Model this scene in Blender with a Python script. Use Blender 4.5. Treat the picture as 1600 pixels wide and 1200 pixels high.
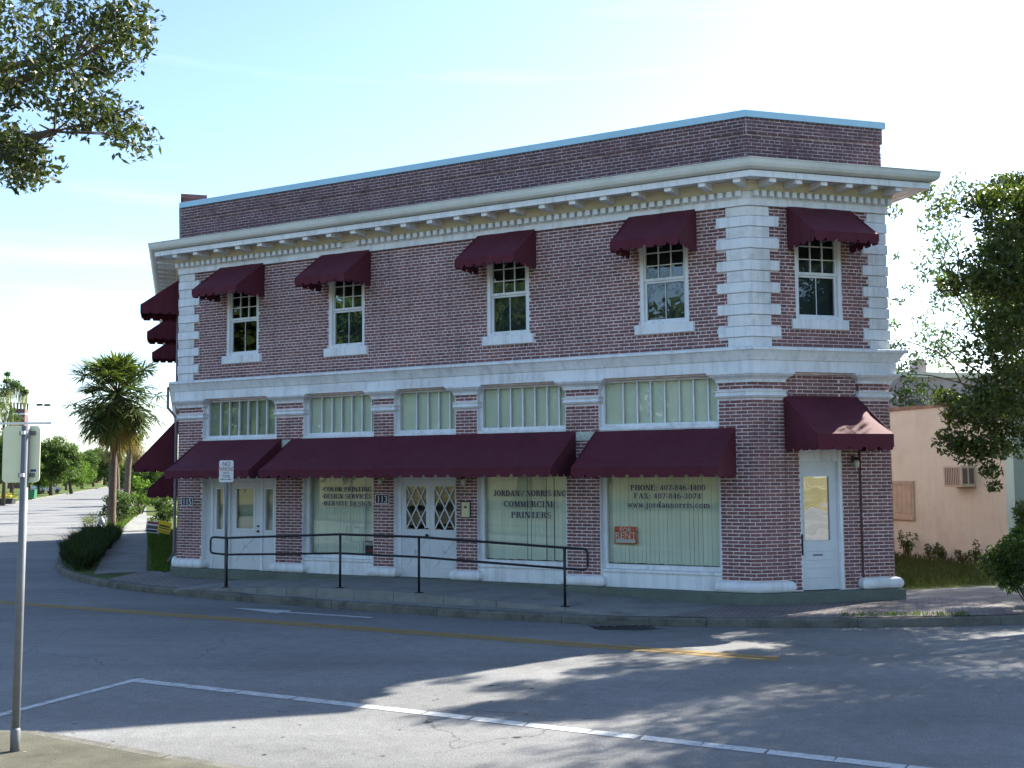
import bpy, bmesh, math, random
import numpy as np
from mathutils import Vector, Matrix

# ------------------------------------------------------------------ scene, camera, light
for o in list(bpy.data.objects): bpy.data.objects.remove(o)
SC = bpy.context.scene
COL = SC.collection
R_ = math.radians
CAM_H = 2.1228
PITCH, ROLL = R_(4.571), R_(-0.4124)
cam_d = bpy.data.cameras.new('camera'); cam = bpy.data.objects.new('camera', cam_d); COL.objects.link(cam)
cam_d.sensor_width = 36.0; cam_d.sensor_fit = 'HORIZONTAL'; cam_d.lens = 36.0 * 1761.8 / 1600.0
cam_d.clip_start = 0.05; cam_d.clip_end = 3000
fw = Vector((0, math.cos(PITCH), math.sin(PITCH))); r0 = Vector((1, 0, 0)); u0 = Vector((0, -math.sin(PITCH), math.cos(PITCH)))
cR = math.cos(ROLL) * r0 + math.sin(ROLL) * u0; cU = -math.sin(ROLL) * r0 + math.cos(ROLL) * u0
mw = Matrix.Identity(4)
for i in range(3): mw[i][0], mw[i][1], mw[i][2] = cR[i], cU[i], -fw[i]
mw[0][3], mw[1][3], mw[2][3] = 0, 0, CAM_H
cam.matrix_world = mw
SC.camera = cam

SUN_YAW, SUN_EL = R_(49.0), R_(31.9)          # yaw measured from +Y towards +X
SUN_STRENGTH, SKY_STRENGTH, EXPOSURE = 4.9, 0.093, 1.9
w = bpy.data.worlds.new('World'); SC.world = w; w.use_nodes = True
nt = w.node_tree; nt.nodes.clear()
sky = nt.nodes.new('ShaderNodeTexSky'); sky.sky_type = 'NISHITA'; sky.sun_disc = False
sky.sun_elevation = SUN_EL; sky.sun_rotation = SUN_YAW
sky.altitude = 900; sky.air_density = 1.0; sky.dust_density = 1.4; sky.ozone_density = 2.2
# faint high cirrus streaks mixed into the sky
tc = nt.nodes.new('ShaderNodeTexCoord'); mp = nt.nodes.new('ShaderNodeMapping'); mp.inputs['Scale'].default_value = (1.2, 1.2, 14)
mp.inputs['Rotation'].default_value = (0.10, 0.05, 0)
nz = nt.nodes.new('ShaderNodeTexNoise'); nz.inputs['Scale'].default_value = 1.6; nz.inputs['Detail'].default_value = 6
rp = nt.nodes.new('ShaderNodeValToRGB'); rp.color_ramp.elements[0].position = 0.56; rp.color_ramp.elements[1].position = 0.80
rp.color_ramp.elements[1].color = (0.14, 0.14, 0.14, 1)
mx = nt.nodes.new('ShaderNodeMixRGB'); mx.blend_type = 'MIX'; mx.inputs[2].default_value = (9, 9.6, 10, 1)
bg = nt.nodes.new('ShaderNodeBackground'); bg.inputs['Strength'].default_value = SKY_STRENGTH
wo = nt.nodes.new('ShaderNodeOutputWorld')
L_ = nt.links.new
L_(tc.outputs['Generated'], mp.inputs['Vector']); L_(mp.outputs['Vector'], nz.inputs['Vector']); L_(nz.outputs['Fac'], rp.inputs['Fac'])
L_(rp.outputs['Color'], mx.inputs[0]); L_(sky.outputs['Color'], mx.inputs[1]); L_(mx.outputs['Color'], bg.inputs['Color']); L_(bg.outputs['Background'], wo.inputs['Surface'])
sd = bpy.data.lights.new('sun', 'SUN'); sd.energy = SUN_STRENGTH; sd.angle = R_(0.55); sd.color = (1.0, 0.94, 0.84)
sun = bpy.data.objects.new('sun', sd); COL.objects.link(sun)
sdir = Vector((math.sin(SUN_YAW) * math.cos(SUN_EL), math.cos(SUN_YAW) * math.cos(SUN_EL), math.sin(SUN_EL)))
sun.rotation_euler = (-sdir).to_track_quat('-Z', 'Y').to_euler(); sun.location = sdir * 60
vs = SC.view_settings; vs.view_transform = 'Standard'; vs.look = 'None'; vs.exposure = EXPOSURE; vs.gamma = 1.0; vs.use_curve_mapping = False
SC.cycles.max_bounces = 4; SC.cycles.diffuse_bounces = 2; SC.cycles.glossy_bounces = 3; SC.cycles.transparent_max_bounces = 8; SC.cycles.use_adaptive_sampling = True; SC.cycles.adaptive_threshold = 0.015; SC.cycles.use_denoising = True
SC.cycles.caustics_reflective = False; SC.cycles.caustics_refractive = False

# ------------------------------------------------------------------ materials
def new_mat(name):
    m = bpy.data.materials.new(name); m.use_nodes = True
    n = m.node_tree.nodes; b = n['Principled BSDF']
    return m, n, m.node_tree.links.new, b
def mat(name, col, rough=0.7, spec=0.3, var=0.12, scale=3.0, bump=0.0, bscale=40, metal=0.0, dirt=None, dirt_scale=1.2, island=0.0, detail=6, streak=0.0):
    """colour with noise mottling, optional second colour in blotches, per-piece variation and fine bump"""
    m, n, l, b = new_mat(name)
    b.inputs['Roughness'].default_value = rough; b.inputs['Specular IOR Level'].default_value = spec; b.inputs['Metallic'].default_value = metal
    t = n.new('ShaderNodeTexCoord')
    nz = n.new('ShaderNodeTexNoise'); nz.inputs['Scale'].default_value = scale; nz.inputs['Detail'].default_value = detail; nz.inputs['Roughness'].default_value = 0.65
    l(t.outputs['Object'], nz.inputs['Vector'])
    mr = n.new('ShaderNodeMapRange'); mr.inputs['From Min'].default_value = 0.3; mr.inputs['From Max'].default_value = 0.7
    mr.inputs['To Min'].default_value = 1 - var; mr.inputs['To Max'].default_value = 1 + var
    l(nz.outputs['Fac'], mr.inputs['Value'])
    val = mr.outputs['Result']
    if island > 0:
        g = n.new('ShaderNodeNewGeometry'); oi = n.new('ShaderNodeObjectInfo')
        ad = n.new('ShaderNodeMath'); ad.operation = 'ADD'; fr = n.new('ShaderNodeMath'); fr.operation = 'FRACT'
        l(g.outputs['Random Per Island'], ad.inputs[0]); l(oi.outputs['Random'], ad.inputs[1]); l(ad.outputs[0], fr.inputs[0])
        m2 = n.new('ShaderNodeMapRange'); m2.inputs['To Min'].default_value = 1 - island; m2.inputs['To Max'].default_value = 1 + island
        l(fr.outputs[0], m2.inputs['Value'])
        mm = n.new('ShaderNodeMath'); mm.operation = 'MULTIPLY'; l(val, mm.inputs[0]); l(m2.outputs['Result'], mm.inputs[1]); val = mm.outputs[0]
    if streak > 0:      # rain streaks: noise drawn out vertically
        ms = n.new('ShaderNodeMapping'); ms.inputs['Scale'].default_value = (7, 7, .55); l(t.outputs['Object'], ms.inputs['Vector'])
        ns = n.new('ShaderNodeTexNoise'); ns.inputs['Scale'].default_value = 1.0; ns.inputs['Detail'].default_value = 5; ns.inputs['Roughness'].default_value = 0.7; l(ms.outputs['Vector'], ns.inputs['Vector'])
        sr = n.new('ShaderNodeMapRange'); sr.inputs['From Min'].default_value = .48; sr.inputs['From Max'].default_value = .74; sr.inputs['To Min'].default_value = 1.0; sr.inputs['To Max'].default_value = 1 - streak; l(ns.outputs['Fac'], sr.inputs['Value'])
        m3 = n.new('ShaderNodeMath'); m3.operation = 'MULTIPLY'; l(val, m3.inputs[0]); l(sr.outputs['Result'], m3.inputs[1]); val = m3.outputs[0]
    base = n.new('ShaderNodeRGB'); base.outputs[0].default_value = (*col, 1)
    csock = base.outputs[0]
    if dirt is not None:
        n2 = n.new('ShaderNodeTexNoise'); n2.inputs['Scale'].default_value = dirt_scale; n2.inputs['Detail'].default_value = 8; n2.inputs['Roughness'].default_value = 0.7
        l(t.outputs['Object'], n2.inputs['Vector'])
        cr = n.new('ShaderNodeMapRange'); cr.inputs['From Min'].default_value = 0.48; cr.inputs['From Max'].default_value = 0.72
        cr.inputs['To Max'].default_value = dirt[3] if len(dirt) > 3 else 0.7
        l(n2.outputs['Fac'], cr.inputs['Value'])
        mi = n.new('ShaderNodeMixRGB'); l(cr.outputs['Result'], mi.inputs[0]); l(csock, mi.inputs[1]); mi.inputs[2].default_value = (*dirt[:3], 1)
        csock = mi.outputs['Color']
    vm = n.new('ShaderNodeVectorMath'); vm.operation = 'SCALE'; l(csock, vm.inputs[0]); l(val, vm.inputs['Scale'])
    l(vm.outputs['Vector'], b.inputs['Base Color'])
    if bump > 0:
        n3 = n.new('ShaderNodeTexNoise'); n3.inputs['Scale'].default_value = bscale; n3.inputs['Detail'].default_value = 4; l(t.outputs['Object'], n3.inputs['Vector'])
        bp = n.new('ShaderNodeBump'); bp.inputs['Strength'].default_value = bump; bp.inputs['Distance'].default_value = 0.01
        l(n3.outputs['Fac'], bp.inputs['Height']); l(bp.outputs['Normal'], b.inputs['Normal'])
    return m
def leaf_mat(name, c_dark, c_light, trans=0.35, rough=0.55):
    m, n, l, b = new_mat(name)
    g = n.new('ShaderNodeNewGeometry'); oi = n.new('ShaderNodeObjectInfo')
    r = n.new('ShaderNodeValToRGB'); r.color_ramp.elements[0].color = (*c_dark, 1); r.color_ramp.elements[1].color = (*c_light, 1)
    ad = n.new('ShaderNodeMath'); ad.operation = 'ADD'; ml = n.new('ShaderNodeMath'); ml.operation = 'MULTIPLY'; ml.inputs[1].default_value = 0.25
    l(oi.outputs['Random'], ml.inputs[0]); l(g.outputs['Random Per Island'], ad.inputs[0]); l(ml.outputs[0], ad.inputs[1])
    l(ad.outputs[0], r.inputs['Fac']); l(r.outputs['Color'], b.inputs['Base Color'])
    b.inputs['Roughness'].default_value = rough; b.inputs['Specular IOR Level'].default_value = 0.22
    tr = n.new('ShaderNodeBsdfTranslucent'); hs = n.new('ShaderNodeVectorMath'); hs.operation = 'MULTIPLY'; hs.inputs[1].default_value = (1.5, 1.7, 0.6)
    l(r.outputs['Color'], hs.inputs[0]); l(hs.outputs['Vector'], tr.inputs['Color'])
    ms = n.new('ShaderNodeMixShader'); ms.inputs[0].default_value = trans
    l(b.outputs['BSDF'], ms.inputs[1]); l(tr.outputs['BSDF'], ms.inputs[2]); l(ms.outputs['Shader'], n['Material Output'].inputs['Surface'])
    return m
def glass_mat(name, tint=(0.98, 1.0, 0.98), ior=1.38, boost=0.0, wav=0.0):
    m, n, l, b = new_mat(name); n.remove(b)
    tr = n.new('ShaderNodeBsdfTransparent'); tr.inputs['Color'].default_value = (*tint, 1)
    gl = n.new('ShaderNodeBsdfGlossy'); gl.inputs['Roughness'].default_value = 0.01; gl.inputs['Color'].default_value = (0.95, 0.97, 0.97, 1)
    fr = n.new('ShaderNodeFresnel'); fr.inputs['IOR'].default_value = ior
    ad = n.new('ShaderNodeMath'); ad.operation = 'ADD'; ad.use_clamp = True; ad.inputs[1].default_value = boost; l(fr.outputs['Fac'], ad.inputs[0])
    ms = n.new('ShaderNodeMixShader'); l(ad.outputs[0], ms.inputs[0]); l(tr.outputs['BSDF'], ms.inputs[1]); l(gl.outputs['BSDF'], ms.inputs[2])
    l(ms.outputs['Shader'], n['Material Output'].inputs['Surface'])
    if wav > 0:
        t = n.new('ShaderNodeTexCoord'); nz = n.new('ShaderNodeTexNoise'); nz.inputs['Scale'].default_value = 1.1; l(t.outputs['Object'], nz.inputs['Vector'])
        bp = n.new('ShaderNodeBump'); bp.inputs['Strength'].default_value = wav; bp.inputs['Distance'].default_value = 0.02; l(nz.outputs['Fac'], bp.inputs['Height'])
        l(bp.outputs['Normal'], gl.inputs['Normal'])
    return m
def brick_tex_mat(name, c1, c2, mortar, sx, sz, rot=0.0, use='Object', msize=0.02):
    m, n, l, b = new_mat(name)
    t = n.new('ShaderNodeTexCoord'); mp = n.new('ShaderNodeMapping'); l(t.outputs[use], mp.inputs['Vector']); mp.inputs['Rotation'].default_value = (0, 0, rot)
    br = n.new('ShaderNodeTexBrick'); br.inputs['Color1'].default_value = (*c1, 1); br.inputs['Color2'].default_value = (*c2, 1); br.inputs['Mortar'].default_value = (*mortar, 1)
    br.inputs['Scale'].default_value = 1.0; br.inputs['Brick Width'].default_value = sx; br.inputs['Row Height'].default_value = sz; br.inputs['Mortar Size'].default_value = msize * sz * 4
    l(mp.outputs['Vector'], br.inputs['Vector'])
    nz = n.new('ShaderNodeTexNoise'); nz.inputs['Scale'].default_value = 0.8; nz.inputs['Detail'].default_value = 8; l(t.outputs['Object'], nz.inputs['Vector'])
    mr = n.new('ShaderNodeMapRange'); mr.inputs['From Min'].default_value = .3; mr.inputs['From Max'].default_value = .7; mr.inputs['To Min'].default_value = 0.75; mr.inputs['To Max'].default_value = 1.2; l(nz.outputs['Fac'], mr.inputs['Value'])
    vm = n.new('ShaderNodeVectorMath'); vm.operation = 'SCALE'; l(br.outputs['Color'], vm.inputs[0]); l(mr.outputs['Result'], vm.inputs['Scale']); l(vm.outputs['Vector'], b.inputs['Base Color'])
    bp = n.new('ShaderNodeBump'); bp.inputs['Strength'].default_value = 0.6; bp.inputs['Distance'].default_value = 0.01; bp.invert = True; l(br.outputs['Fac'], bp.inputs['Height']); l(bp.outputs['Normal'], b.inputs['Normal'])
    b.inputs['Roughness'].default_value = 0.85
    return m
M = {}
M['brick'] = mat('brick_red', (0.25, 0.125, 0.118), 0.85, 0.2, 0.16, 9, 0.5, 60, island=0.20, dirt=(0.155, 0.092, 0.095, 0.7), dirt_scale=0.45, streak=0.28)
M['brick_par'] = mat('brick_parapet', (0.15, 0.085, 0.092), 0.9, 0.2, 0.2, 7, 0.5, 60, island=0.16, dirt=(0.085, 0.065, 0.08, 0.7), dirt_scale=0.6)
M['mortar'] = mat('mortar', (0.80, 0.70, 0.70), 0.95, 0.1, 0.18, 4, 0.4, 80, dirt=(0.54, 0.46, 0.46, 0.7), dirt_scale=0.45, streak=0.28)
M['mortar_par'] = mat('mortar_parapet', (0.50, 0.42, 0.44), 0.95, 0.1, 0.35, 9, 0.4, 80, dirt=(0.11, 0.085, 0.10, 0.95), dirt_scale=2.2, streak=0.3)
M['trim'] = mat('white_trim_paint', (0.82, 0.855, 0.87), 0.6, 0.3, 0.05, 3, 0.2, 25, dirt=(0.56, 0.57, 0.55, 0.4), dirt_scale=1.3, streak=0.28)
M['trim_rough'] = mat('weathered_white_paint', (0.78, 0.80, 0.79), 0.75, 0.25, 0.08, 5, 0.8, 14, dirt=(0.46, 0.47, 0.45, 0.6), dirt_scale=3.0, streak=0.3)
M['cream'] = mat('cream_soffit_paint', (0.66, 0.62, 0.46), 0.65, 0.25, 0.07, 2, 0.1, 30)
M['gutter'] = mat('gutter_paint', (0.66, 0.68, 0.62), 0.5, 0.4, 0.06, 1.5, 0.1, 6, dirt=(0.42, 0.42, 0.36, 0.5), dirt_scale=1.1)
M['coping'] = mat('pale_blue_metal_coping', (0.36, 0.60, 0.72), 0.4, 0.5, 0.06, 1)
M['roof'] = mat('flat_roofing', (0.30, 0.30, 0.30), 0.9)
M['plinth'] = mat('green_painted_concrete', (0.135, 0.165, 0.135), 0.8, 0.25, 0.15, 3, 0.3, 30, dirt=(0.10, 0.10, 0.09, 0.7))
M['awning'] = mat('maroon_canvas', (0.100, 0.026, 0.040), 0.7, 0.3, 0.12, 2.0, 0.15, 120, dirt=(0.075, 0.028, 0.038, 0.7), dirt_scale=0.9, streak=0.25)
M['awning'].node_tree.nodes['Principled BSDF'].inputs['Specular Tint'].default_value = (1.0, 0.25, 0.3, 1)
M['dark'] = mat('dark_interior', (0.02, 0.022, 0.024), 0.9)  # near-black colour stands in for the shade of unlit rooms
M['screen'] = mat('grey_insect_screen', (0.16, 0.19, 0.22), 0.85, 0.2, 0.1, 6)
M['blind'] = mat('pale_green_blind', (0.86, 0.93, 0.78), 0.8, 0.2, 0.04, 2, island=0.05)
M['blind'].node_tree.nodes['Principled BSDF'].inputs['Roughness'].default_value = 0.9
M['blind_dark'] = mat('grey_transom_blind', (0.42, 0.46, 0.36), 0.8, 0.2, 0.06, 2)
M['glass'] = glass_mat('shop_glass', wav=0.05)
M['glass_dark'] = glass_mat('window_glass', tint=(0.7, 0.75, 0.74), ior=1.6, wav=0.12)
M['black'] = mat('black_metal_paint', (0.012, 0.012, 0.014), 0.45, 0.4, 0.1)
M['ink'] = mat('dark_lettering', (0.045, 0.04, 0.065), 0.6)
M['inkshadow'] = mat('pale_letter_shadow', (0.72, 0.72, 0.74), 0.6)
M['relief'] = mat('raised_letter_paint', (0.68, 0.71, 0.72), 0.6)
M['galv'] = mat('galvanised_steel', (0.17, 0.18, 0.19), 0.55, 0.4, 0.15, 6, metal=0.2)
M['signback'] = mat('aluminium_sign_back', (0.82, 0.83, 0.58), 0.45, 0.4, 0.05, 3)
M['white'] = mat('white_sign_paint', (0.75, 0.74, 0.72), 0.5, 0.3, 0.04)
M['red'] = mat('red_sign_paint', (0.70, 0.09, 0.03), 0.5)
M['sign_red'] = mat('sign_red_letter', (0.30, 0.02, 0.04), 0.5)
M['yellow'] = mat('yellow_sign_paint', (0.85, 0.58, 0.01), 0.5)
M['blue'] = mat('blue_sticker', (0.03, 0.06, 0.25), 0.5)
M['brass'] = mat('brass', (0.55, 0.45, 0.20), 0.35, 0.5, metal=0.7)
M['plaque'] = mat('cream_plaque', (0.62, 0.58, 0.34), 0.5)
M['plaque2'] = mat('pale_green_board', (0.50, 0.56, 0.50), 0.6, 0.3, 0.15, 12, dirt=(.25, .3, .27, .8), dirt_scale=14)
M['beige'] = mat('beige_stucco', (0.69, 0.72, 0.60), 0.9, 0.15, 0.05, 1.5, 0.4, 25, dirt=(0.54, 0.53, 0.43, 0.7), dirt_scale=0.7, streak=0.06)
M['teal'] = mat('grey_green_stucco', (0.26, 0.31, 0.28), 0.9, 0.15, 0.06, 2, 0.3, 30)
M['lilac'] = mat('faded_lilac_wall', (0.42, 0.37, 0.41), 0.9, 0.1, 0.12, 1.0, dirt=(0.28, 0.23, 0.27, 0.7), dirt_scale=0.9)
M['board'] = mat('tan_boards', (0.50, 0.44, 0.33), 0.85, 0.2, 0.12, 5)
M['acwhite'] = mat('ac_enamel', (0.58, 0.56, 0.46), 0.5)
M['acgrille'] = mat('ac_grille', (0.16, 0.14, 0.13), 0.6)
M['conc'] = mat('sidewalk_concrete', (0.25, 0.25, 0.235), 0.9, 0.15, 0.16, 1.2, 0.4, 60, dirt=(0.11, 0.11, 0.10, 0.75), dirt_scale=1.1)
M['conc_tan'] = mat('tan_concrete', (0.105, 0.102, 0.076), 0.9, 0.15, 0.25, 2.5, 0.5, 60, dirt=(0.07, 0.068, 0.05, 0.7), dirt_scale=1.6)
M['kerb'] = mat('kerb_concrete', (0.15, 0.145, 0.125), 0.9, 0.15, 0.25, 2.5, 0.6, 40, dirt=(0.045, 0.045, 0.038, 0.9), dirt_scale=2.6)
def asphalt_mat():
    m, n, l, b = new_mat('worn_asphalt'); t = n.new('ShaderNodeTexCoord'); P = t.outputs['Object']
    def noise(sc, det, out='Fac', vec=None, ro=.6):
        x = n.new('ShaderNodeTexNoise'); x.inputs['Scale'].default_value = sc; x.inputs['Detail'].default_value = det; x.inputs['Roughness'].default_value = ro; l(vec or P, x.inputs['Vector']); return x.outputs[out]
    def rng_(sock, a0, a1, b0, b1):
        x = n.new('ShaderNodeMapRange'); x.inputs['From Min'].default_value = a0; x.inputs['From Max'].default_value = a1; x.inputs['To Min'].default_value = b0; x.inputs['To Max'].default_value = b1; l(sock, x.inputs['Value']); return x.outputs['Result']
    def mul(a_, b_):
        x = n.new('ShaderNodeMath'); x.operation = 'MULTIPLY'; l(a_, x.inputs[0]); l(b_, x.inputs[1]); return x.outputs[0]
    grain = rng_(noise(55, 3), .3, .7, .72, 1.28); fine = rng_(noise(190, 2), .3, .7, .85, 1.15); broad = mul(rng_(noise(.22, 5), .35, .65, .86, 1.10), rng_(noise(7, 4), .3, .7, .90, 1.10)); blot = rng_(noise(1.7, 6, ro=.7), .55, .75, 1.0, .80)
    # wheel-worn lanes follow the street: stretched noise along its length
    mp = n.new('ShaderNodeMapping'); mp.inputs['Rotation'].default_value = (0, 0, -B_ANG); mp.inputs['Scale'].default_value = (.03, .55, 1); l(P, mp.inputs['Vector'])
    lane = rng_(noise(1.0, 3, vec=mp.outputs['Vector']), .35, .65, .83, 1.10)
    # cracks: cell borders of a distorted voronoi, kept only in some areas
    wv = n.new('ShaderNodeVectorMath'); wv.operation = 'MULTIPLY_ADD'; l(noise(1.3, 4, 'Color'), wv.inputs[0]); wv.inputs[1].default_value = (.9, .9, 0); l(P, wv.inputs[2])
    vo = n.new('ShaderNodeTexVoronoi'); vo.feature = 'DISTANCE_TO_EDGE'; vo.inputs['Scale'].default_value = .30; l(wv.outputs['Vector'], vo.inputs['Vector'])
    line = rng_(vo.outputs['Distance'], .0012, .0045, 1.0, 0.0); keep = rng_(noise(.16, 2), .50, .58, 0, .55); ck = mul(line, keep); inv = rng_(ck, 0, 1, 1, .25)
    v = mul(mul(mul(grain, fine), mul(broad, blot)), mul(lane, inv))
    c = n.new('ShaderNodeRGB'); c.outputs[0].default_value = (.186, .188, .186, 1); sc = n.new('ShaderNodeVectorMath'); sc.operation = 'SCALE'; l(c.outputs[0], sc.inputs[0]); l(v, sc.inputs['Scale']); l(sc.outputs['Vector'], b.inputs['Base Color'])
    b.inputs['Roughness'].default_value = .9; b.inputs['Specular IOR Level'].default_value = .25
    bp = n.new('ShaderNodeBump'); bp.inputs['Strength'].default_value = .6; bp.inputs['Distance'].default_value = .006; l(grain, bp.inputs['Height']); l(bp.outputs['Normal'], b.inputs['Normal'])
    return m
B_ANG = R_(90 - 118.69448)
M['asphalt'] = asphalt_mat()
M['patch'] = mat('dark_asphalt_patch', (0.05, 0.05, 0.05), 0.9, 0.2, 0.2, 30)
M['paint_w'] = mat('worn_white_road_paint', (0.46, 0.48, 0.48), 0.8, 0.2, 0.18, 14, dirt=(0.22, 0.22, 0.22, 0.85), dirt_scale=11)
M['paint_y'] = mat('worn_yellow_road_paint', (0.30, 0.20, 0.075), 0.85, 0.2, 0.2, 12, dirt=(0.19, 0.165, 0.12, 0.9), dirt_scale=6)
M['paver'] = brick_tex_mat('brick_pavers', (0.24, 0.20, 0.19), (0.17, 0.15, 0.15), (0.10, 0.09, 0.09), 0.21, 0.11, R_(20), msize=0.03)
M['sidebrick'] = M['brick']
M['ground'] = mat('dry_grass_ground', (0.16, 0.145, 0.06), 0.95, 0.1, 0.3, 0.6, 0.5, 20, dirt=(0.36, 0.28, 0.17, 0.9), dirt_scale=0.10)
M['lawn'] = mat('lawn_soil', (0.075, 0.105, 0.025), 0.95, 0.1, 0.3, 1.5, 0.5, 20, dirt=(0.13, 0.11, 0.06, 0.5), dirt_scale=0.5)
M['grass'] = leaf_mat('grass_blades', (0.035, 0.075, 0.012), (0.11, 0.16, 0.03), 0.35)
M['drygrass'] = leaf_mat('rough_grass', (0.03, 0.05, 0.012), (0.10, 0.11, 0.035), 0.25, 0.7)
M['coverleaf'] = leaf_mat('ground_cover_leaves', (0.014, 0.028, 0.010), (0.045, 0.07, 0.018), 0.2, 0.85)
M['weed'] = leaf_mat('weed_leaves', (0.03, 0.055, 0.015), (0.085, 0.12, 0.03), 0.3)
M['oakleaf'] = leaf_mat('oak_leaves', (0.024, 0.042, 0.015), (0.088, 0.115, 0.033), 0.30, 0.4)
M['nearleaf'] = leaf_mat('near_oak_leaves', (0.020, 0.034, 0.014), (0.080, 0.095, 0.034), 0.22, 0.38)
M['farleaf'] = leaf_mat('far_leaves', (0.035, 0.065, 0.022), (0.085, 0.13, 0.035), 0.30)
M['limeleaf'] = leaf_mat('bright_leaves', (0.045, 0.09, 0.015), (0.12, 0.19, 0.035), 0.4)
M['bushleaf'] = leaf_mat('bush_leaves', (0.022, 0.05, 0.012), (0.075, 0.12, 0.025), 0.25, 0.5)
M['palmleaf'] = leaf_mat('palm_leaves', (0.028, 0.046, 0.018), (0.10, 0.125, 0.042), 0.32, 0.4)
M['palmdead'] = leaf_mat('dead_palm_leaves', (0.10, 0.075, 0.035), (0.26, 0.19, 0.09), 0.25, 0.6)
M['moss'] = leaf_mat('spanish_moss', (0.13, 0.13, 0.09), (0.25, 0.24, 0.17), 0.3)
M['bark'] = mat('bark', (0.10, 0.08, 0.06), 0.95, 0.1, 0.35, 12, 0.9, 30)
M['palmbark'] = mat('palm_bark', (0.13, 0.10, 0.08), 0.95, 0.1, 0.35, 8, 0.9, 25)
M['tower'] = mat('far_tower_brick', (0.15, 0.08, 0.09), 0.9)
M['hydrant'] = mat('grey_hydrant_paint', (0.34, 0.36, 0.38), 0.5)
M['tank'] = mat('green_bin', (0.03, 0.16, 0.08), 0.5)
M['carpaint'] = mat('silver_car_paint', (0.45, 0.47, 0.5), 0.3, 0.5, 0.03)
M['cardark'] = mat('car_glass_dark', (0.02, 0.02, 0.025), 0.15, 0.5)
M['lampglass'] = mat('lantern_glass', (0.5, 0.5, 0.45), 0.2, 0.5)
M['doorpaint'] = mat('door_paint', (0.68, 0.72, 0.73), 0.5, 0.35, 0.04, 2, 0.06, 30, dirt=(0.5, 0.52, 0.52, 0.4), dirt_scale=1.5)

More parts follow.
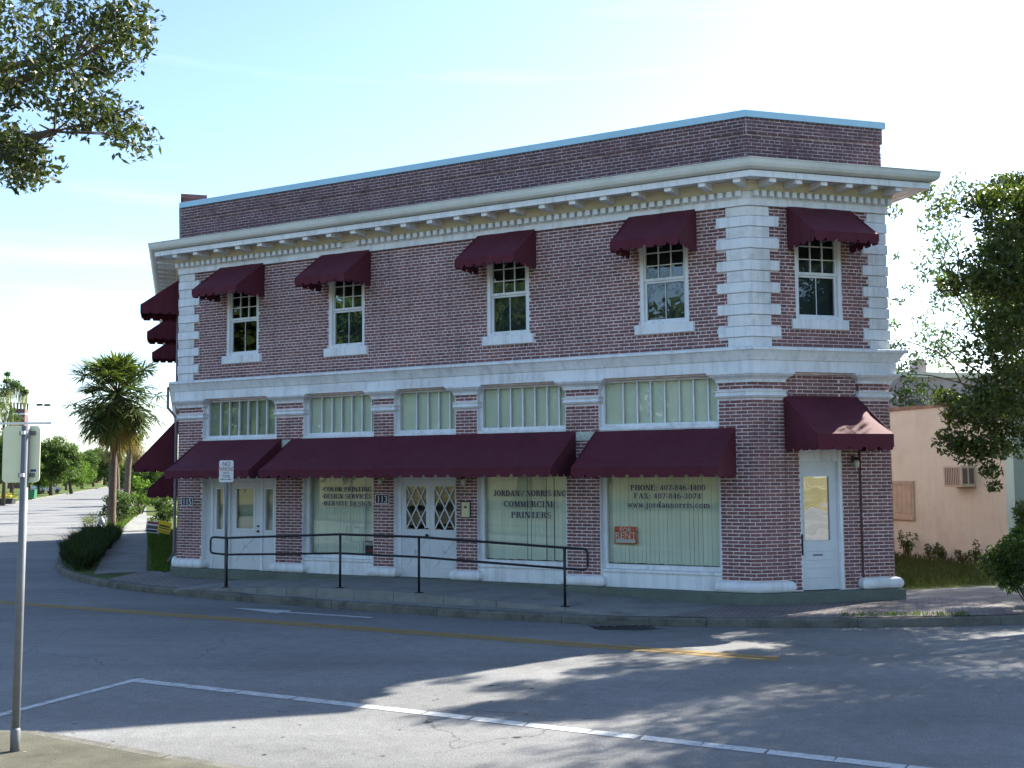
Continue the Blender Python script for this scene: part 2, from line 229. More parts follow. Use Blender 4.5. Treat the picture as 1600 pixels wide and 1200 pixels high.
# ------------------------------------------------------------------ helpers
def empty(name, loc=(0, 0, 0), rz=0.0, parent=None):
    o = bpy.data.objects.new(name, None); COL.objects.link(o); o.location = loc; o.rotation_euler = (0, 0, rz); o.empty_display_size = 0.2
    if parent is not None: o.parent = parent
    return o
def tag(o, label, cat, group=None):
    o['label'] = label; o['category'] = cat
    if group: o['group'] = group
    return o
def struct(o): o['kind'] = 'structure'; return o
def stuff(o, label=None):
    o['kind'] = 'stuff'
    if label: o['label'] = label
    return o
ID3 = lambda x, y, z: (x, y, z)
class MB:
    """collects faces and builds ONE mesh object"""
    def __init__(s, fr=None): s.v = []; s.f = []; s.fr = fr or ID3
    def pts(s, l):
        k = len(s.v); s.v += [s.fr(*p) for p in l]; return k
    def face(s, l): k = s.pts(l); s.f.append(tuple(range(k, k + len(l)))); return s
    def box(s, a0, a1, b0, b1, c0, c1):
        k = s.pts([(a0, b0, c0), (a1, b0, c0), (a1, b1, c0), (a0, b1, c0), (a0, b0, c1), (a1, b0, c1), (a1, b1, c1), (a0, b1, c1)])
        s.f += [(k, k+3, k+2, k+1), (k+4, k+5, k+6, k+7), (k, k+1, k+5, k+4), (k+1, k+2, k+6, k+5), (k+2, k+3, k+7, k+6), (k+3, k, k+4, k+7)]
        return s
    def prism(s, poly, e0, e1, ax=0):
        """poly: list of 2D points, extruded from e0 to e1 along axis ax (0: poly=(b,c), 1: poly=(a,c), 2: poly=(a,b))"""
        def P(p, e): return (e, p[0], p[1]) if ax == 0 else (p[0], e, p[1]) if ax == 1 else (p[0], p[1], e)
        n = len(poly); k = s.pts([P(p, e0) for p in poly] + [P(p, e1) for p in poly])
        s.f.append(tuple(range(k, k + n))); s.f.append(tuple(range(k + 2*n - 1, k + n - 1, -1)))
        for i in range(n): j = (i + 1) % n; s.f.append((k + i, k + n + i, k + n + j, k + j))
        return s
    def tube(s, path, rads, n=8, cap=True):
        path = [Vector(s.fr(*p)) for p in path]
        if not hasattr(rads, '__len__'): rads = [rads] * len(path)
        k = len(s.v); up = Vector((0.31, 0.17, 0.93))
        for i, p in enumerate(path):
            d = (path[min(i+1, len(path)-1)] - path[max(i-1, 0)]).normalized()
            a = d.cross(up)
            if a.length < 1e-3: a = d.cross(Vector((1, 0, 0)))
            a.normalize(); b = d.cross(a)
            for j in range(n):
                t = 2 * math.pi * j / n; s.v.append(tuple(p + rads[i] * (math.cos(t) * a + math.sin(t) * b)))
        for i in range(len(path) - 1):
            for j in range(n):
                j2 = (j + 1) % n; s.f.append((k + i*n + j, k + i*n + j2, k + (i+1)*n + j2, k + (i+1)*n + j))
        if cap:
            s.f.append(tuple(k + j for j in range(n - 1, -1, -1))); s.f.append(tuple(k + (len(path)-1)*n + j for j in range(n)))
        return s
    def lathe(s, c, prof, n=16):
        k = len(s.v)
        for r, z in prof:
            for j in range(n):
                t = 2 * math.pi * j / n; s.v.append(s.fr(c[0] + r * math.cos(t), c[1] + r * math.sin(t), c[2] + z))
        for i in range(len(prof) - 1):
            for j in range(n): j2 = (j+1) % n; s.f.append((k+i*n+j, k+i*n+j2, k+(i+1)*n+j2, k+(i+1)*n+j))
        s.f.append(tuple(k + j for j in range(n-1, -1, -1))); s.f.append(tuple(k + (len(prof)-1)*n + j for j in range(n)))
        return s
    def build(s, name, m, parent=None, recalc=True, smooth=False, bevel=0.0):
        me = bpy.data.meshes.new(name); me.from_pydata(s.v, [], s.f); me.update()
        if recalc or bevel > 0:
            bm = bmesh.new(); bm.from_mesh(me)
            if recalc: bmesh.ops.recalc_face_normals(bm, faces=bm.faces)
            if bevel > 0: bmesh.ops.bevel(bm, geom=list(bm.edges), offset=bevel, segments=1, affect='EDGES', profile=0.7)
            bm.to_mesh(me); bm.free()
        if smooth: me.polygons.foreach_set('use_smooth', [True] * len(me.polygons))
        me.materials.append(M[m] if isinstance(m, str) else m)
        o = bpy.data.objects.new(name, me); COL.objects.link(o)
        if parent is not None: o.parent = parent
        return o
def np_mesh(name, V, F4, m, parent=None):
    """fast quad mesh from numpy arrays"""
    me = bpy.data.meshes.new(name); nv, nf = len(V), len(F4); k = F4.shape[1]
    me.vertices.add(nv); me.vertices.foreach_set('co', V.astype(np.float32).ravel())
    me.loops.add(nf * k); me.loops.foreach_set('vertex_index', F4.astype(np.int32).ravel())
    me.polygons.add(nf); me.polygons.foreach_set('loop_start', np.arange(0, nf * k, k, dtype=np.int32)); me.polygons.foreach_set('loop_total', np.full(nf, k, dtype=np.int32))
    me.update(calc_edges=True); me.materials.append(M[m] if isinstance(m, str) else m)
    o = bpy.data.objects.new(name, me); COL.objects.link(o)
    if parent is not None: o.parent = parent
    return o
def text_obj(name, body, size, m, parent, fr, s, off, z, align='LEFT', ext=0.002, sx=1.0):
    """flat lettering in the built-in face laid on a frame's plane; s,z = origin of the baseline"""
    c = bpy.data.curves.new(name, 'FONT'); c.body = body; c.size = size; c.align_x = align; c.extrude = ext
    t = bpy.data.objects.new(name, c); COL.objects.link(t)
    dg = bpy.context.evaluated_depsgraph_get(); me = bpy.data.meshes.new_from_object(t.evaluated_get(dg))
    bpy.data.objects.remove(t); bpy.data.curves.remove(c)
    co = np.zeros(len(me.vertices) * 3, np.float32); me.vertices.foreach_get('co', co); co = co.reshape(-1, 3)
    out = np.array([fr(s + sx * float(p[0]), off + float(p[2]), z + float(p[1])) for p in co], np.float32)
    me.vertices.foreach_set('co', out.ravel()); me.update(); me.materials.clear(); me.materials.append(M[m])
    o = bpy.data.objects.new(name, me); COL.objects.link(o)
    if parent is not None: o.parent = parent
    return o
# a small serif face with thick stems and thin hairlines, drawn from strokes
T_, H_ = 0.20, 0.08
def _glyph(ch):
    P = []; W = 0.7
    def bar(x0, x1, y, h=H_): P.append([(x0, y - h/2), (x1, y - h/2), (x1, y + h/2), (x0, y + h/2)])
    def stem(x, y0=0.0, y1=1.0, wd=T_, ser='both'):
        P.append([(x - wd/2, y0), (x + wd/2, y0), (x + wd/2, y1), (x - wd/2, y1)])
        e = wd/2 + 0.08
        if ser in ('both', 'bot'): bar(x - e, x + e, y0 + H_/2)
        if ser in ('both', 'top'): bar(x - e, x + e, y1 - H_/2)
    def line(x0, y0, x1, y1, wd): P.append([(x0 - wd/2, y0), (x0 + wd/2, y0), (x1 + wd/2, y1), (x1 - wd/2, y1)])
    def arc(cx, cy, rx, ry, a0, a1, wv=T_, wh=H_, n=12):
        for i in range(n):
            q = []
            for a in (a0 + (a1 - a0) * i / n, a0 + (a1 - a0) * (i + 1) / n):
                a = math.radians(a); q.append(((cx + rx * math.cos(a), cy + ry * math.sin(a)), (cx + (rx - wv) * math.cos(a), cy + (ry - wh) * math.sin(a))))
            P.append([q[0][0], q[1][0], q[1][1], q[0][1]])
    if ch == 'A': line(.10, 0, .42, 1, H_); line(.72, 0, .42, 1, T_); bar(.22, .6, .33); bar(0, .22, .03); bar(.58, .88, .03); W = .88
    elif ch == 'B': stem(.18); arc(.3, .75, .38, .25, -90, 90); arc(.3, .26, .42, .26, -90, 90); W = .8
    elif ch == 'C': arc(.42, .5, .40, .5, 55, 305); bar(.58, .74, .84, .2); bar(.6, .74, .14, .16); W = .82
    elif ch == 'D': stem(.18); arc(.3, .5, .50, .5, -90, 90); W = .86
    elif ch == 'E': stem(.18); bar(.1, .68, .97); bar(.1, .7, .03); bar(.2, .5, .52); P.append([(.62, .72), (.68, .72), (.68, 1), (.62, 1)]); P.append([(.64, 0), (.70, 0), (.70, .28), (.64, .28)]); W = .78
    elif ch == 'F': stem(.18); bar(.1, .66, .97); bar(.2, .5, .52); P.append([(.60, .72), (.66, .72), (.66, 1), (.60, 1)]); W = .74
    elif ch == 'G': arc(.42, .5, .40, .5, 55, 320); bar(.58, .74, .84, .2); stem(.70, 0.02, .42, .14, 'top'); W = .88
    elif ch == 'H': stem(.18); stem(.68); bar(.2, .66, .52); W = .88
    elif ch == 'I': stem(.2); W = .42
    elif ch == 'J': stem(.34, .2, 1, T_, 'top'); arc(.2, .2, .225, .2, 180, 360, T_); W = .54
    elif ch == 'L': stem(.18); bar(.1, .66, .03); P.append([(.6, 0), (.66, 0), (.66, .3), (.6, .3)]); W = .74
    elif ch == 'M': stem(.14, 0, 1, H_); line(.2, 1, .48, 0.02, T_); line(.76, 1, .48, 0.02, H_); stem(.8); W = .98
    elif ch == 'N': stem(.14, 0, 1, H_); line(.18, 1, .68, 0, T_); stem(.72, 0, 1, H_); W = .88
    elif ch == 'O': arc(.43, .5, .42, .5, 0, 360, n=20); W = .88
    elif ch == 'P': stem(.18); arc(.3, .73, .40, .27, -90, 90); W = .76
    elif ch == 'R': stem(.18); arc(.3, .75, .38, .25, -90, 90); line(.70, 0, .44, .5, T_); bar(.6, .82, .03); W = .84
    elif ch == 'S': arc(.34, .74, .28, .26, 50, 250, .13); arc(.34, .27, .30, .27, -130, 70, .13); line(.50, .40, .18, .64, .2); bar(.5, .6, .88, .2); bar(.07, .16, .14, .2); W = .7
    elif ch == 'T': stem(.4); bar(.08, .72, .97); P.append([(.08, .7), (.14, .7), (.14, 1), (.08, 1)]); P.append([(.66, .7), (.72, .7), (.72, 1), (.66, 1)]); W = .8
    elif ch == 'V': line(.14, 1, .42, 0, T_); line(.72, 1, .42, 0, H_); bar(.02, .3, .97); bar(.6, .84, .97); W = .84
    elif ch == 'W': line(.12, 1, .34, 0, T_); line(.54, 1, .34, 0, H_); line(.54, 1, .76, 0, T_); line(.96, 1, .76, 0, H_); bar(.0, .26, .97); bar(.86, 1.06, .97); W = 1.06
    elif ch == 'X': line(.14, 1, .68, 0, T_); line(.68, 1, .14, 0, H_); bar(.02, .28, .97); bar(.56, .8, .03); bar(.56, .8, .97); bar(.02, .28, .03); W = .84
    elif ch == 'Y': line(.14, 1, .40, .45, T_); line(.68, 1, .40, .45, H_); stem(.4, 0, .47, T_, 'bot'); bar(.02, .28, .97); bar(.56, .8, .97); W = .8
    elif ch == 'K': stem(.18); line(.68, 1, .24, .42, H_); line(.70, 0, .40, .6, T_); bar(.56, .8, .97); bar(.58, .84, .03); W = .84
    elif ch == 'Z': line(.12, 0, .6, 1, T_); bar(.06, .66, .97); bar(.06, .68, .03); W = .74
    elif ch == '0': arc(.32, .5, .31, .5, 0, 360, .15, n=18); W = .66
    elif ch == '1': stem(.28); line(.12, .78, .26, .95, .08); W = .5
    elif ch == '3': arc(.28, .75, .28, .25, -90, 150, .14); arc(.28, .26, .32, .26, -150, 90, .14); W = .66
    elif ch == '4': stem(.44, 0, 1, .15, 'bot'); bar(.04, .64, .28); line(.07, .3, .42, 1, H_); W = .68
    elif ch == '6': arc(.32, .3, .30, .3, 0, 360, .14, n=16); arc(.40, .5, .38, .5, 75, 195, .15); W = .68
    elif ch == '7': bar(.05, .6, .94, .12); line(.24, 0, .56, .94, .15); W = .62
    elif ch == '8': arc(.32, .75, .26, .25, 0, 360, .13, n=16); arc(.32, .26, .30, .26, 0, 360, .14, n=16); W = .66
    elif ch == '-': bar(.04, .34, .38, .08); W = .38
    elif ch == '/': line(.02, -.05, .40, 1.05, .09); W = .42
    elif ch == '.': arc(.12, .08, .09, .09, 0, 360, .09, .09, 8); W = .26
    elif ch == ',': arc(.12, .08, .09, .09, 0, 360, .09, .09, 8); line(.08, -.18, .16, .05, .06); W = .26
    elif ch == ':': arc(.14, .10, .09, .09, 0, 360, .09, .09, 8); arc(.14, .58, .09, .09, 0, 360, .09, .09, 8); W = .3
    elif ch == '*': arc(.14, .45, .11, .11, 0, 360, .11, .11, 10); W = .28
    elif ch == 'a': arc(.26, .22, .22, .22, 0, 360, .12); stem(.46, 0, .5, .14, ''); arc(.28, .48, .22, .2, 20, 160, .1); W = .6
    elif ch == 'c': arc(.28, .33, .26, .33, 50, 310, .13); W = .54
    elif ch == 'd': arc(.26, .33, .24, .33, 0, 360, .13); stem(.50, 0, 1, .14, 'both'); W = .64
    elif ch == 'i': stem(.16, 0, .64, .15, 'both'); arc(.16, .86, .09, .09, 0, 360, .09, .09, 8); W = .34
    elif ch == 'j': stem(.2, -.15, .64, .15, 'top'); arc(.1, -.15, .175, .15, 180, 360, .12); arc(.2, .86, .09, .09, 0, 360, .09, .09, 8); W = .36
    elif ch == 'm': stem(.14, 0, .64, .14, 'both'); arc(.30, .42, .22, .22, 0, 130, .13); stem(.46, 0, .44, .14, 'bot'); arc(.62, .42, .22, .22, 0, 130, .13); stem(.78, 0, .44, .14, 'bot'); W = .94
    elif ch == 'n': stem(.14, 0, .64, .14, 'both'); arc(.30, .42, .24, .22, 0, 130, .13); stem(.47, 0, .44, .14, 'bot'); W = .64
    elif ch == 'o': arc(.30, .33, .28, .33, 0, 360, .13, n=16); W = .6
    elif ch == 'r': stem(.16, 0, .64, .15, 'both'); arc(.34, .42, .18, .22, 40, 140, .1); arc(.44, .54, .08, .08, 0, 360, .08, .08, 8); W = .52
    elif ch == 's': arc(.24, .48, .19, .17, 40, 260, .1); arc(.24, .17, .20, .17, -140, 80, .1); line(.34, .26, .14, .42, .14); W = .48
    elif ch == 'w': line(.1, .64, .26, 0, .14); line(.42, .64, .26, 0, H_); line(.42, .64, .58, 0, .14); line(.74, .64, .58, 0, H_); bar(.0, .2, .62); bar(.66, .82, .62); W = .82
    elif ch == ' ': W = .34
    return P, W
def serif_text(name, body, s0, s1, z, h, m, parent, fr, off, depth=0.002, dx=0.0, dz=0.0):
    """serif lettering fitted between s0 and s1 on the frame plane, baseline z, cap height h"""
    tot = sum(_glyph(c)[1] + 0.06 for c in body); sx = (s1 - s0) / tot; mb = MB(fr); x = s0 + dx
    layer = 0
    for c in body:
        P, W = _glyph(c)
        for q in P:
            layer = (layer + 1) % 7
            mb.face([(x + sx * p[0], off + depth + layer * 0.00012, z + dz + h * p[1]) for p in q])
        x += sx * (W + 0.06)
    return mb.build(name, m, parent, recalc=False)
#%%
# ------------------------------------------------------------------ the brick corner building
LC = (-7.98912, 26.97361); B_RZ = R_(90 - 118.69448); L, MR = 14.034, 2.843
ZP, ZR = 8.73, -0.36
Q = math.sqrt(0.5)
def BW(p):      # building-local -> world
    c, s = math.cos(B_RZ), math.sin(B_RZ); return (LC[0] + c * p[0] - s * p[1], LC[1] + s * p[0] + c * p[1], p[2])
FF = lambda s, o, z: (s, -o, z)                                          # long diagonal front
FR = lambda s, o, z: (L + Q * s + Q * o, Q * s - Q * o, z)               # corner face on the right
FS = lambda s, o, z: (-Q * s - Q * o, Q * s - Q * o, z)                  # side along the left street
A0, A1 = (0, 0), (L, 0); A2 = (L + Q * MR, Q * MR); SIDE = 22.5; BACK = SIDE + Q * L
A3 = (A2[0] - Q * BACK, A2[1] + Q * BACK); A4 = (-Q * SIDE, Q * SIDE)
PERIM = [A0, A1, A2, A3, A4]
B = empty('corner_building', (LC[0], LC[1], 0), B_RZ)
tag(B, 'two-storey red brick corner building with white cornice, quoins and maroon awnings', 'building')
def sweep(prof, path=PERIM, closed=True):
    """closed profile of (outward, z) points swept round the plan with mitred corners"""
    n = len(path); mb = MB(); rings = []
    for i in range(n):
        p, a, b = Vector(path[i]), Vector(path[i-1]), Vector(path[(i+1) % n])
        d1, d2 = (p - a).normalized(), (b - p).normalized(); n1, n2 = Vector((d1.y, -d1.x)), Vector((d2.y, -d2.x))
        mt = (n1 + n2) / (1 + n1.dot(n2)); rings.append(mb.pts([(p.x + o * mt.x, p.y + o * mt.y, z) for o, z in prof]))
    k = len(prof)
    for i in range(n):
        r, q = rings[i], rings[(i+1) % n]
        for j in range(k): j2 = (j+1) % k; mb.f.append((r + j, q + j, q + j2, r + j2))
    return mb
# --- masonry backing with real openings
UW = [1.97, 4.965, 9.02, 12.38]; UWR = 1.42; WW, WZ0, WZ1 = 0.98, 4.92, 6.64
def wall_cells(mb, s0, s1, z0, z1, holes, o0=-0.30, o1=-0.007):
    ss = sorted({s0, s1, *[h[0] for h in holes], *[h[1] for h in holes]}); zz = sorted({z0, z1, *[h[2] for h in holes], *[h[3] for h in holes]})
    for i in range(len(ss) - 1):
        for j in range(len(zz) - 1):
            cs, cz = (ss[i] + ss[i+1]) / 2, (zz[j] + zz[j+1]) / 2
            if any(h[0] < cs < h[1] and h[2] < cz < h[3] for h in holes): continue
            mb.box(ss[i], ss[i+1], o0, o1, zz[j], zz[j+1])
holesF = [(c - WW/2, c + WW/2, WZ0, WZ1) for c in UW]; holesR = [(UWR - WW/2, UWR + WW/2, WZ0, WZ1)]
mb = MB(FF); wall_cells(mb, 0.0, L, 3.90, 7.75, holesF); mb.build('wall', 'mortar', B)
mb = MB(FR); wall_cells(mb, 0.0, MR, 3.90, 7.75, holesR); mb.build('wall', 'mortar', B)
PIERS = [(0.0, 0.775), (3.02, 3.78), (5.71, 6.23), (7.78, 8.28), (10.30, 11.0), (13.40, L)]
for a, b in PIERS: MB(FF).box(a, b, -0.32, -0.007, -0.02, 3.90).build('pier', 'mortar', B)
RD0, RD1 = 0.95, 1.83
MB(FR).box(0, 0.62, -0.32, -0.007, -0.02, 3.90).build('pier', 'mortar', B)
MB(FR).box(2.20, MR, -0.32, -0.007, -0.02, 3.90).build('pier', 'mortar', B)
MB(FR).box(2.188, 2.1995, -.066, -.004, .19, 3.74).build('pier_return', 'brick', B); MB(FR).box(.6205, .632, -.066, -.004, .19, 3.74).build('pier_return', 'brick', B)
mb = MB(FR); mb.box(0.62, RD0, -0.32, -0.067, -0.02, 3.90); mb.box(RD1, 2.20, -0.32, -0.067, -0.02, 3.90); mb.box(RD0, RD1, -0.32, -0.067, 2.53, 3.90); mb.build('door_wall', 'mortar', B)
mb = MB(FS); mb.box(0.0, SIDE, -0.3, -0.004, -0.3, 7.75); mb.build('wall', M['sidebrick'], B)
mb = MB(); mb.prism([A2, A3, (A3[0]-.2, A3[1]-.2), (A2[0]-.25, A2[1]+.05)], -0.3, 7.75, 2); mb.build('wall', 'sidebrick', B)
mb = MB(); mb.prism([A3, A4, (A4[0]+.2, A4[1]-.1), (A3[0]-.1, A3[1]-.3)], -0.3, 7.75, 2); mb.build('wall', 'sidebrick', B)
def inset(d): 
    return [(A0[0]+d*.41, A0[1]+d), (A1[0]-d*.41, A1[1]+d), (A2[0]-d*1.41, A2[1]), (A3[0], A3[1]-d*1.41), (A4[0]+d*1.41, A4[1])]
MB().prism(inset(0.31), 7.55, 7.72, 2).build('flat_roof', 'roof', B)
mb = MB(FF); mb.box(0.3, L - .1, -0.98, -0.95, -0.02, 7.5); mb.build('dark_backing', 'dark', B)  # black backing sheet in place of the unlit rooms behind the front
mb = MB(FR); mb.box(0.1, MR - .3, -0.98, -0.95, -0.02, 7.5); mb.build('dark_backing', 'dark', B)  # same black backing for the corner face
# parapet with slightly corbelled top
sweep([(-.007, 7.55), (-.007, 8.31), (0.023, 8.325), (0.023, 8.62), (-0.26, 8.62), (-0.26, 7.55)]).build('parapet', 'mortar_par', B)
sweep([(0.07, 8.615), (0.07, 8.735), (0.055, 8.75), (-0.30, 8.75), (-0.30, 8.615)]).build('coping', 'coping', B)
# --- bricks
CH, BL, JT = 0.0648, 0.212, 0.0132
BR = []            # (frame, angle, s0, s1, z0, z1, off, material)
rnd = random.Random(5)
def bricks(fr, ang, s0, s1, z0, z1, holes=(), bond=True, off=0.0, m='brick', zo=0.0):
    k = int(math.floor((z0 - zo) / CH)) + (1 if (z0 - zo) % CH > CH * 0.5 else 0)
    while zo + (k + 1) * CH <= z1 + CH * 0.4:
        za, zb = zo + k * CH + JT / 2, zo + (k + 1) * CH - JT / 2
        hd = bond and k % 6 == 0
        ln = BL / 2 if hd else BL
        x = s0 - ln - ((k % 2) * BL / 2 if not hd else BL / 4) + rnd.uniform(-.008, .008)
        while x < s1:
            a, b = max(x + JT / 2, s0), min(x + ln - JT / 2, s1)
            segs = [(a, b)]
            for h in holes:
                ov = min(zb, h[3]) - max(za, h[2])
                if ov > 0.012:
                    ns = []
                    for p, q in segs:
                        if q <= h[0] or p >= h[1]: ns.append((p, q)); continue
                        if p < h[0]: ns.append((p, h[0]))
                        if q > h[1]: ns.append((h[1], q))
                    segs = ns
            for p, q in segs:
                if q - p > 0.03: BR.append((fr, ang, p, q, za, zb, off + rnd.uniform(-.0018, .0018), m))
            x += ln
        k += 1
QZ = [(6.79 - k * .405, 6.79 - k * .405 - .195) for k in range(6)]       # the wide quoin blocks (top, bottom)
qL = [(0, .64, b, t) for t, b in QZ] + [(0, .48, 4.38, 6.99)]
qC = [(L - .60, L, b, t) for t, b in QZ] + [(L - .42, L, 4.38, 6.99)]
qCR = [(0, .60, b, t) for t, b in QZ] + [(0, .41, 4.38, 6.99)]
qR = [(MR - .51, MR, b, t) for t, b in QZ] + [(MR - .38, MR, 4.38, 6.99)]
sillF = [(c - .60, c + .60, 4.72, 4.93) for c in UW]; sillR = [(UWR - .55, UWR + .56, 4.72, 4.93)]
bricks(FF, 0, 0, L, 4.40, 6.99, holesF + sillF + qL + qC)
bricks(FR, math.pi/4, 0, MR, 4.40, 6.99, holesR + sillR + qCR + qR)
bricks(FF, 0, 0, L, 7.60, 8.30, m='brick_par'); bricks(FF, 0, 0, L, 8.33, 8.62, off=0.03, m='brick_par', zo=.015)
bricks(FR, math.pi/4, 0, MR, 7.60, 8.30, m='brick_par'); bricks(FR, math.pi/4, 0, MR, 8.33, 8.62, off=0.03, m='brick_par', zo=.015)
for a, b in PIERS: bricks(FF, 0, a, b, 0.19, 3.74, [(a, b, 3.46, 3.60)], bond=False)
bricks(FR, math.pi/4, 0, .62, 0.19, 3.74, [(0, .62, 3.46, 3.60)], bond=False)
bricks(FR, math.pi/4, 2.2, MR, 0.19, 3.74, [(2.2, MR, 3.46, 3.60)], bond=False)
bricks(FR, math.pi/4, .62, RD0, 0.0, 3.93, bond=False, off=-.06)
bricks(FR, math.pi/4, RD1, 2.2, 0.0, 3.93, bond=False, off=-.06)
bricks(FR, math.pi/4, RD0, RD1, 2.55, 3.93, bond=False, off=-.06)
def proj_area(b):
    fr, ang, p, q, za, zb, off, m = b
    c = BW(fr((p + q) / 2, off, (za + zb) / 2)); d = math.hypot(c[0], c[1])
    return (q - p) * (zb - za) / d ** 2 * (0.97 if ang else 0.82) * (0.25 if m != 'brick' else 1)
hid = lambda b: (b[0] is FF and ((b[2] > 10.2 and 2.0 < b[4] < 2.95) or b[4] > 7)) or (b[0] is FR and ((.3 < b[2] < 2.1 and (2.35 < b[4] < 3.5 or 5.9 < b[4] < 7.0))))
order = sorted(range(len(BR)), key=lambda i: -proj_area(BR[i]) * (0 if hid(BR[i]) else 1))
solo = set(order[:300]); bcache = {}
joined = {'brick': [], 'brick_par': []}
for i, (fr, ang, p, q, za, zb, off, m) in enumerate(BR):
    if i in solo:
        key = (round(q - p, 2), m)
        if key not in bcache:
            t = MB(); h2, w2 = (CH - JT) / 2, (round(q - p, 2)) / 2
            t.box(-w2, w2, -0.0, 0.022, -h2, h2); ob = t.build('brick', m, B, bevel=0.003); bcache[key] = ob.data
        else:
            ob = bpy.data.objects.new('brick', bcache[key]); COL.objects.link(ob); ob.parent = B
        c = fr((p + q) / 2, off, (za + zb) / 2); ob.location = c; ob.rotation_euler = (0, 0, ang)
    else: joined[m].append((fr, p, q, za, zb, off))
for m, lst in joined.items():
    V = np.zeros((len(lst) * 8, 3)); F_ = np.zeros((len(lst) * 5, 4), int); fx = np.array([(4, 5, 6, 7), (0, 1, 5, 4), (1, 2, 6, 5), (2, 3, 7, 6), (3, 0, 4, 7)])
    for i, (fr, p, q, za, zb, off) in enumerate(lst):
        e = 0.003
        V[i*8:i*8+8] = [fr(p, off-.015, za), fr(q, off-.015, za), fr(q, off-.015, zb), fr(p, off-.015, zb), fr(p+e, off, za+e), fr(q-e, off, za+e), fr(q-e, off, zb-e), fr(p+e, off, zb-e)]
        F_[i*5:i*5+5] = fx + i * 8
    stuff(np_mesh('brickwork', V, F_, m, B))
# --- cornice: gutter, fascia, soffit, bed mould, frieze
cor = sweep([(0.50, 7.385), (0.57, 7.385), (0.57, 7.355), (0.61, 7.355), (0.61, 7.465), (0.55, 7.475), (0.02, 7.475), (0.02, 7.415), (0.50, 7.415)]).build('cornice', 'trim', B)
g = sweep([(0.61, 7.48), (0.67, 7.487), (0.715, 7.515), (0.738, 7.565), (0.748, 7.64), (0.762, 7.645), (0.762, 7.66), (0.735, 7.66), (0.725, 7.625), (0.59, 7.625), (0.59, 7.48)]).build('gutter', 'gutter', cor)
sweep([(0.745, 7.635), (0.745, 7.647), (0.02, 7.72), (0.02, 7.68)]).build('pent_roof', 'roof', cor)
sweep([(0.02, 7.41), (0.16, 7.41), (0.145, 7.345), (0.115, 7.26), (0.105, 7.237), (0.02, 7.237)]).build('bed_mould', 'cream', cor)
sweep([(0.02, 7.233), (0.075, 7.233), (0.075, 7.115), (0.06, 7.105), (0.06, 7.01), (0.075, 7.0), (0.075, 6.975), (0.02, 6.975)]).build('frieze', 'trim', cor)
def place_row(name, fr, ss, w_, o0, o1, z0, z1, m, parent):
    first = None; x0 = None
    for s in ss:
        if first is None:
            t = MB(lambda a, b, c: tuple(Vector(fr(a, b, c)) - Vector(fr(0, 0, 0)))); t.box(-w_/2, w_/2, o0, o1, z0, z1); first = t.build(name, m, parent, bevel=0.004); ob = first
        else: ob = bpy.data.objects.new(name, first.data); COL.objects.link(ob); ob.parent = parent
        c = fr(s, 0, 0); ob.location = (c[0], c[1], 0)
    return first
place_row('bracket', FF, [0.345 + i * .6504 for i in range(22)], .135, .06, .56, 7.285, 7.413, 'trim', cor)
place_row('bracket', FR, [0.21 + i * .52 for i in range(6)], .135, .06, .56, 7.285, 7.413, 'trim', cor)
place_row('bracket', FS, [0.3 + i * .65 for i in range(12)], .135, .06, .56, 7.285, 7.413, 'trim', cor)
dent = [0.03 + i * .1672 for i in range(84)]; del dent[30:32]
place_row('dentil', FF, dent, .10, .07, .18, 7.125, 7.228, 'trim', cor)
place_row('dentil', FR, [0.09 + i * .155 for i in range(19)], .09, .07, .18, 7.125, 7.228, 'trim', cor)
# --- quoins
def quoin(fr, s0, s1, z0, z1, rough, o=0.045): return MB(fr).box(s0, s1, -0.01, o, z0 + .004, z1 - .004).build('quoin', 'trim_rough' if rough else 'trim', B, bevel=0.008)
def corner_quoin(pl, pr, z0, z1, rough, o=0.045):
    """one block wrapped round the obtuse corner"""
    a, b = FF(L - pl, -0.01, 0), FR(pr, -0.01, 0); k = o * math.tan(math.pi / 8)
    poly = [FF(L - pl, -.01, 0)[:2], FF(L - pl, o, 0)[:2], FF(L + k, o, 0)[:2], FR(pr, o, 0)[:2], FR(pr, -.01, 0)[:2], (L, .01)]
    return MB().prism(poly, z0 + .004, z1 - .004, 2).build('quoin', 'trim_rough' if rough else 'trim', B, bevel=0.008)
def left_quoin(pf, ps, z0, z1, rough, o=0.045):
    k = o * math.tan(math.pi / 8)
    poly = [FS(ps, -.01, 0)[:2], FS(ps, o, 0)[:2], FF(-k, o, 0)[:2], FF(pf, o, 0)[:2], FF(pf, -.01, 0)[:2], (0, .01)]
    return MB().prism(poly, z0 + .004, z1 - .004, 2).build('quoin', 'trim_rough' if rough else 'trim', B, bevel=0.008)
zt = 6.975
for t, b in QZ:
    corner_quoin(.42, .41, t, zt, True, .03); left_quoin(.48, .48, t, zt, True, .03); quoin(FR, MR - .38, MR + .03, t, zt, True, .03)
    corner_quoin(.60, .60, b, t, False); left_quoin(.64, .64, b, t, False); quoin(FR, MR - .51, MR + .045, b, t, False)
    zt = b
corner_quoin(.42, .41, 4.38, zt, True, .03); left_quoin(.48, .48, 4.38, zt, True, .03); quoin(FR, MR - .38, MR + .03, 4.38, zt, True, .03)
